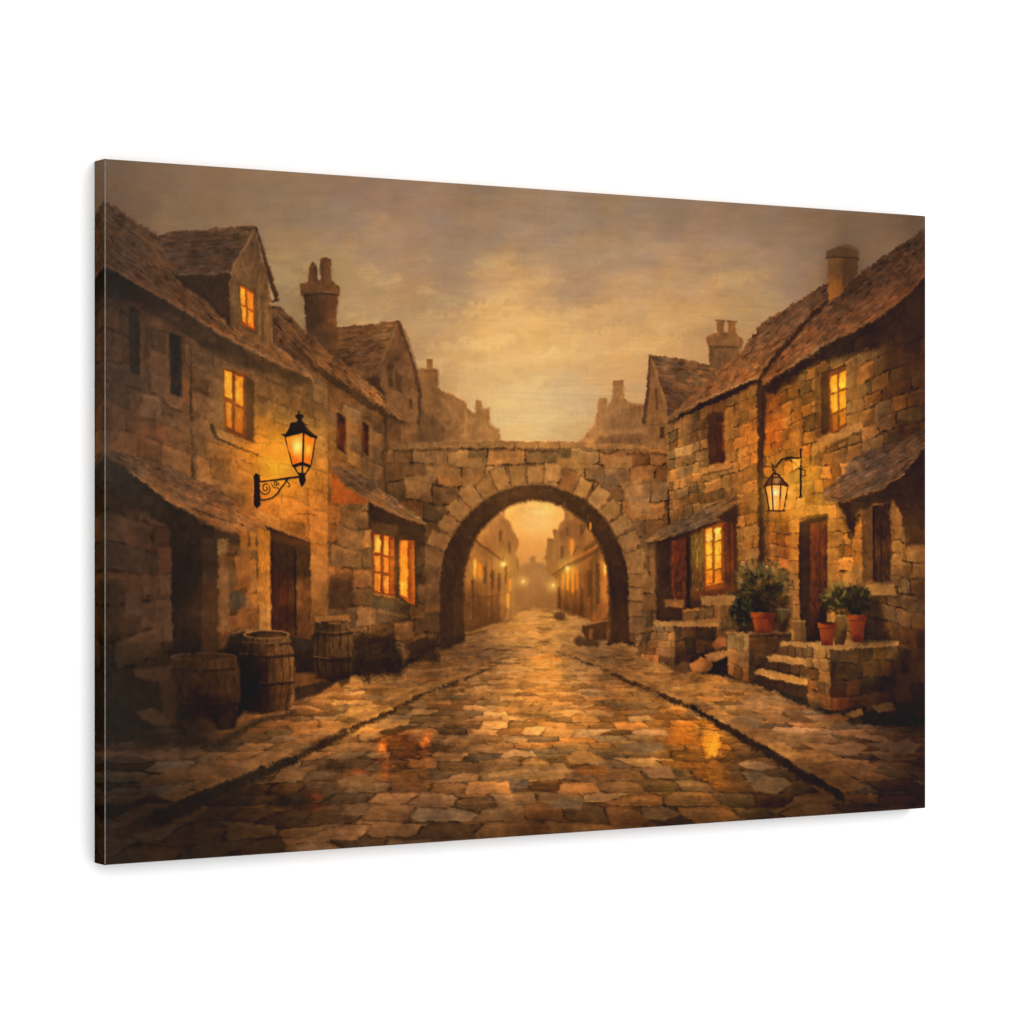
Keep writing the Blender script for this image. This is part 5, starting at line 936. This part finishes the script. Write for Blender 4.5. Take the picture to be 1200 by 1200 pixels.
# bolder lights and darks between neighbouring touches, then a grey gloss veil painted in towards the left
body = (1 - smooth((SKYMASK-.4)*4))[..., None]
IMG = IMG + .26*body*(IMG - blur(IMG, 7.))
IMG = IMG*(1 + body*(np.array([.02, -.018, -.03], np.float32)))
IMG = np.clip(IMG, 0, 1)
for gz in [(798,670,13,(.76,.80,.80),42),(855,650,8,(.80,.86,.86),44),(960,670,9,(.82,.88,.88),60),(400,510,7,(.78,.72,.72),26),(428,516,6,(.78,.72,.72),24),(375,360,26,(.90,.97,1.0),50),(476,668,12,(1.0,1.05,.80),40),
          (925,787,34,(.88,.86,.84),22),(400,576,22,(.90,.90,.85),20),(989,325,18,(.86,.85,.82),34),(335,690,14,(.95,1.0,1.0),60)]:
    tint(gz[0], gz[1], gz[2], gz[3], gz[4])
shape([(971,301),(987,300),(989,340),(973,352)],[(976,310,'7a5838'),(980,342,'9a6430')],.9,.5,.7,sig=9); shape([(987,300),(1006,300),(1006,320),(989,338)],'5a4330',.9,.5,.75)
shape([(969,293),(984,287),(1006,290),(1007,301),(986,300),(969,301)],'5b4634',.8,.5,.85); line([(969,301.5),(986,300.5),(1007,301.5)],1.6,'382819',.7,.7,.4); line([(970,293),(984,287.5),(1005,290.5)],1.2,'80664a',.6,.7,.5)
tint(988,318,20,(.84,.82,.80),34); tint(180,900,110,(.92,.93,.95),90); tint(1060,400,46,(1.18,1.14,1.10),50); tint(1070,590,30,(1.2,1.14,1.08),50)
glow(640,450,80,'f6c27a',.16,ry=44)
for x, y, r, ry in ((273,470,17,34),(289,360,12,24),(448,660,16,34),(476,668,12,34),(836,648,17,32),(983,468,16,34),(909,585,18,22)):
    glow(x, y, r, 'f08a20', .15, ry)
soft = np.zeros_like(PX)
for x, y, rx, ry in ((893,695,42,40),(995,702,36,28),(628,665,80,75),(400,510,14,30),(428,516,12,26),(240,815,50,52)):
    soft = np.maximum(soft, np.exp(-(((PX-x)/rx)**4 + ((PY-y)/ry)**4)))
IMG = IMG*(1 - .6*soft[..., None]) + .6*soft[..., None]*blur(IMG, 1.6)
lift = (.105*smooth((420 - PX)/330) + .02)[..., None]  # gloss haze painted into the picture colour, stronger at the left
IMG = IMG*(1 - lift) + lift*col('766f68')*(1 - smooth((IMG.mean(-1, keepdims=True)-.1)/.5)*.5)
# impasto light and the level threads of the canvas
hgt = blur(IMG.mean(-1), .8); dy, dx = np.gradient(hgt)
IMG *= (1 + .9*np.clip(-dy - .5*dx, -.06, .06))[..., None]
thr = vnoise(PX/60 + 7*vnoise(_jj/300, _ii/9.0, 611), _ii/2.3, 601)
brightness = IMG.mean(-1)
IMG *= (1 + (.008 + .017*smooth((brightness-.25)/.3))*thr*(.6 + .4*vnoise(_jj/90, _ii/60., 621)))[..., None]
IMG *= (1 + .008*vnoise(_jj/2.1, _ii/50., 631)*smooth((brightness-.1)/.3))[..., None]
IMG = np.clip(IMG, 0, 1)

# ---------------------------------------------------------------- materials
def new_mat(name):
    m = bpy.data.materials.new(name); m.use_nodes = True
    return m, m.node_tree.nodes, m.node_tree.links, m.node_tree.nodes["Principled BSDF"]

def canvas_material(name, gloss):
    m, N, L, b = new_mat(name)
    at = N.new("ShaderNodeAttribute"); at.attribute_name = "paint"
    L.new(at.outputs["Color"], b.inputs["Base Color"])
    b.inputs["Roughness"].default_value = .42; b.inputs["Specular IOR Level"].default_value = gloss
    tc = N.new("ShaderNodeTexCoord")
    outs = []
    for ax, sc in (('X', 420.), ('Z', 560.)):               # the weave: warp and weft threads
        w = N.new("ShaderNodeTexWave"); w.wave_type = 'BANDS'; w.bands_direction = ax
        w.inputs["Scale"].default_value = sc; w.inputs["Distortion"].default_value = 1.5; w.inputs["Detail"].default_value = 1
        w.inputs["Detail Scale"].default_value = .3
        L.new(tc.outputs["Object"], w.inputs["Vector"]); outs.append(w.outputs["Fac"])
    add = N.new("ShaderNodeMath"); add.operation = 'ADD'; L.new(outs[0], add.inputs[0]); L.new(outs[1], add.inputs[1])
    nz = N.new("ShaderNodeTexNoise"); nz.inputs["Scale"].default_value = 160; nz.inputs["Detail"].default_value = 4
    L.new(tc.outputs["Object"], nz.inputs["Vector"])
    ad2 = N.new("ShaderNodeMath"); ad2.operation = 'MULTIPLY_ADD'; L.new(nz.outputs["Fac"], ad2.inputs[0]); ad2.inputs[1].default_value = 1.5; L.new(add.outputs[0], ad2.inputs[2])
    bp = N.new("ShaderNodeBump"); bp.inputs["Strength"].default_value = .12; bp.inputs["Distance"].default_value = .0004
    L.new(ad2.outputs[0], bp.inputs["Height"]); L.new(bp.outputs["Normal"], b.inputs["Normal"])
    return m

def wall_material():
    m, N, L, b = new_mat("white_wall")
    tc = N.new("ShaderNodeTexCoord"); nz = N.new("ShaderNodeTexNoise"); nz.inputs["Scale"].default_value = 3
    mx = N.new("ShaderNodeMix"); mx.data_type = 'RGBA'
    mx.inputs[6].default_value = (.92, .92, .92, 1); mx.inputs[7].default_value = (.94, .94, .94, 1)
    L.new(tc.outputs["Object"], nz.inputs["Vector"]); L.new(nz.outputs["Fac"], mx.inputs[0]); L.new(mx.outputs[2], b.inputs["Base Color"])
    b.inputs["Roughness"].default_value = .9; b.inputs["Specular IOR Level"].default_value = .1
    return m

CANVAS, EDGE, WALL = canvas_material("printed_canvas", .06), canvas_material("folded_canvas", 0.), wall_material()

# ---------------------------------------------------------------- the setting: one white wall
me = bpy.data.meshes.new("wall")
wy = T + .0005
me.from_pydata([(-12, wy, -4), (12, wy, -4), (12, wy, 8), (-12, wy, 8), (-12, wy+.2, -4), (12, wy+.2, -4), (12, wy+.2, 8), (-12, wy+.2, 8)], [],
               [(0, 1, 2, 3), (5, 4, 7, 6), (4, 0, 3, 7), (1, 5, 6, 2), (3, 2, 6, 7), (4, 5, 1, 0)])
me.materials.append(WALL)
wall = bpy.data.objects.new("wall", me); scene.collection.objects.link(wall); wall["kind"] = "structure"

# ---------------------------------------------------------------- the canvas print
root = bpy.data.objects.new("canvas_print", None); scene.collection.objects.link(root)
root.location = (0, 0, CZ - H/2); root.empty_display_size = .1
root["label"] = "unframed canvas print of a lamplit cobbled street with stone arch, on white wall"
root["category"] = "canvas print"

def lin(c):
    return np.where(c <= .04045, c/12.92, ((c + .055)/1.055)**2.4)

R = .0011                                                   # radius of the folded edge
alb = np.clip((lin(IMG.astype(np.float64)) - VEIL)/PRINT_LIGHT, .0012, .9).astype(np.float32)

def grid_mesh(name, P, C, mat=None):
    """P: h x w x 3 points, C: h x w x 3 colours, outward side seen with w to the right, h downwards"""
    h, w = P.shape[:2]
    me = bpy.data.meshes.new(name)
    me.vertices.add(h*w); me.vertices.foreach_set("co", np.ascontiguousarray(P, np.float32).ravel())
    i = (np.arange(h-1)[:, None]*w + np.arange(w-1)[None, :]).ravel()
    q = np.stack([i, i+w, i+w+1, i+1], -1).astype(np.int32)
    n = len(q)
    me.loops.add(n*4); me.loops.foreach_set("vertex_index", q.ravel())
    me.polygons.add(n); me.polygons.foreach_set("loop_start", np.arange(0, n*4, 4, dtype=np.int32))
    me.polygons.foreach_set("use_smooth", np.ones(n, bool))
    me.update(calc_edges=True)
    at = me.color_attributes.new("paint", 'FLOAT_COLOR', 'POINT')
    at.data.foreach_set("color", np.concatenate([C, np.ones(C.shape[:2] + (1,), np.float32)], -1).astype(np.float32).ravel())
    me.materials.append(mat or CANVAS); me.validate()
    o = bpy.data.objects.new(name, me); scene.collection.objects.link(o); o.parent = root
    return o

# front: every thread crossing carries its own printed colour and a hair of paint relief
xs = np.linspace(-W/2 + R, W/2 - R, CW); zs = np.linspace(H - R, R, CH)
lum = IMG.mean(-1); rel = (lum - blur(lum, 3.0))*.0010
fade = np.minimum(1, np.minimum(np.minimum(_jj, CW-_jj), np.minimum(_ii, CH-_ii))/12)
P = np.zeros((CH, CW, 3), np.float32)
P[..., 0] = xs[None, :]; P[..., 2] = zs[:, None]; P[..., 1] = -np.clip(rel, -.0003, .0003)*fade
grid_mesh("picture_face", P, alb)

# the cloth folded round the stretcher: the picture carries on, mirrored, over the sides
def wrap(edge, n_along):
    """rows run round the fold, from the face to the wall; edge 0 left, 1 right, 2 top, 3 bottom"""
    ks = list(np.linspace(0, math.pi/2, 5)) ; k = 36
    pts = [(R - R*math.sin(a), R - R*math.cos(a)) for a in ks] + [(0, R + (T-R)*j/k) for j in range(1, k+1)]
    pts += [(.004, T), (.03, T)]                              # turned in behind the bars
    tex = np.array([0.]*5 + [(T-R)*j/k/H*CH for j in range(1, k+1)] + [37., 60.]).astype(int)
    m = len(pts); s = np.linspace(0, 1, n_along)
    Pw = np.zeros((n_along, m, 3), np.float32); Cw = np.zeros((n_along, m, 3), np.float32)
    for j, (inn, dep) in enumerate(pts):
        ins = max(inn, 0) if j < 5 else 0
        if edge < 2:
            sx = -1 if edge == 0 else 1
            Pw[:, j, 0] = sx*(W/2 - inn); Pw[:, j, 2] = H - R - s*(H - 2*R) if j < 5 else H - s*H
            c = tex[j] if edge == 0 else CW-1-tex[j]; Cw[:, j] = alb[(s*(CH-1)).astype(int), c]
        else:
            Pw[:, j, 2] = H - inn if edge == 2 else inn; Pw[:, j, 0] = -W/2 + R + s*(W - 2*R) if j < 5 else -W/2 + s*W
            r = tex[j] if edge == 2 else CH-1-tex[j]; Cw[:, j] = alb[r, (s*(CW-1)).astype(int)]
        Pw[:, j, 1] = dep
    # edge highlight painted into the colour along the very fold
    fold_glint = np.array([.0, .55, 1., .55, .0] + [0.]*(m-5))*(1 if edge < 2 else .25)
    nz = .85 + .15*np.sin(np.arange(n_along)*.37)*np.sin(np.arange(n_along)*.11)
    f = (fold_glint[None, :]*nz[:, None])[..., None]
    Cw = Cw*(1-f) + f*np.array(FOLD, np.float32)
    if edge == 0: Pw, Cw = Pw[:, ::-1], Cw[:, ::-1]
    if edge == 2: Pw, Cw = np.transpose(Pw[:, ::-1], (1, 0, 2)), np.transpose(Cw[:, ::-1], (1, 0, 2))
    if edge == 3: Pw, Cw = np.transpose(Pw, (1, 0, 2)), np.transpose(Cw, (1, 0, 2))
    return grid_mesh("wrapped_edge", Pw, Cw, EDGE)
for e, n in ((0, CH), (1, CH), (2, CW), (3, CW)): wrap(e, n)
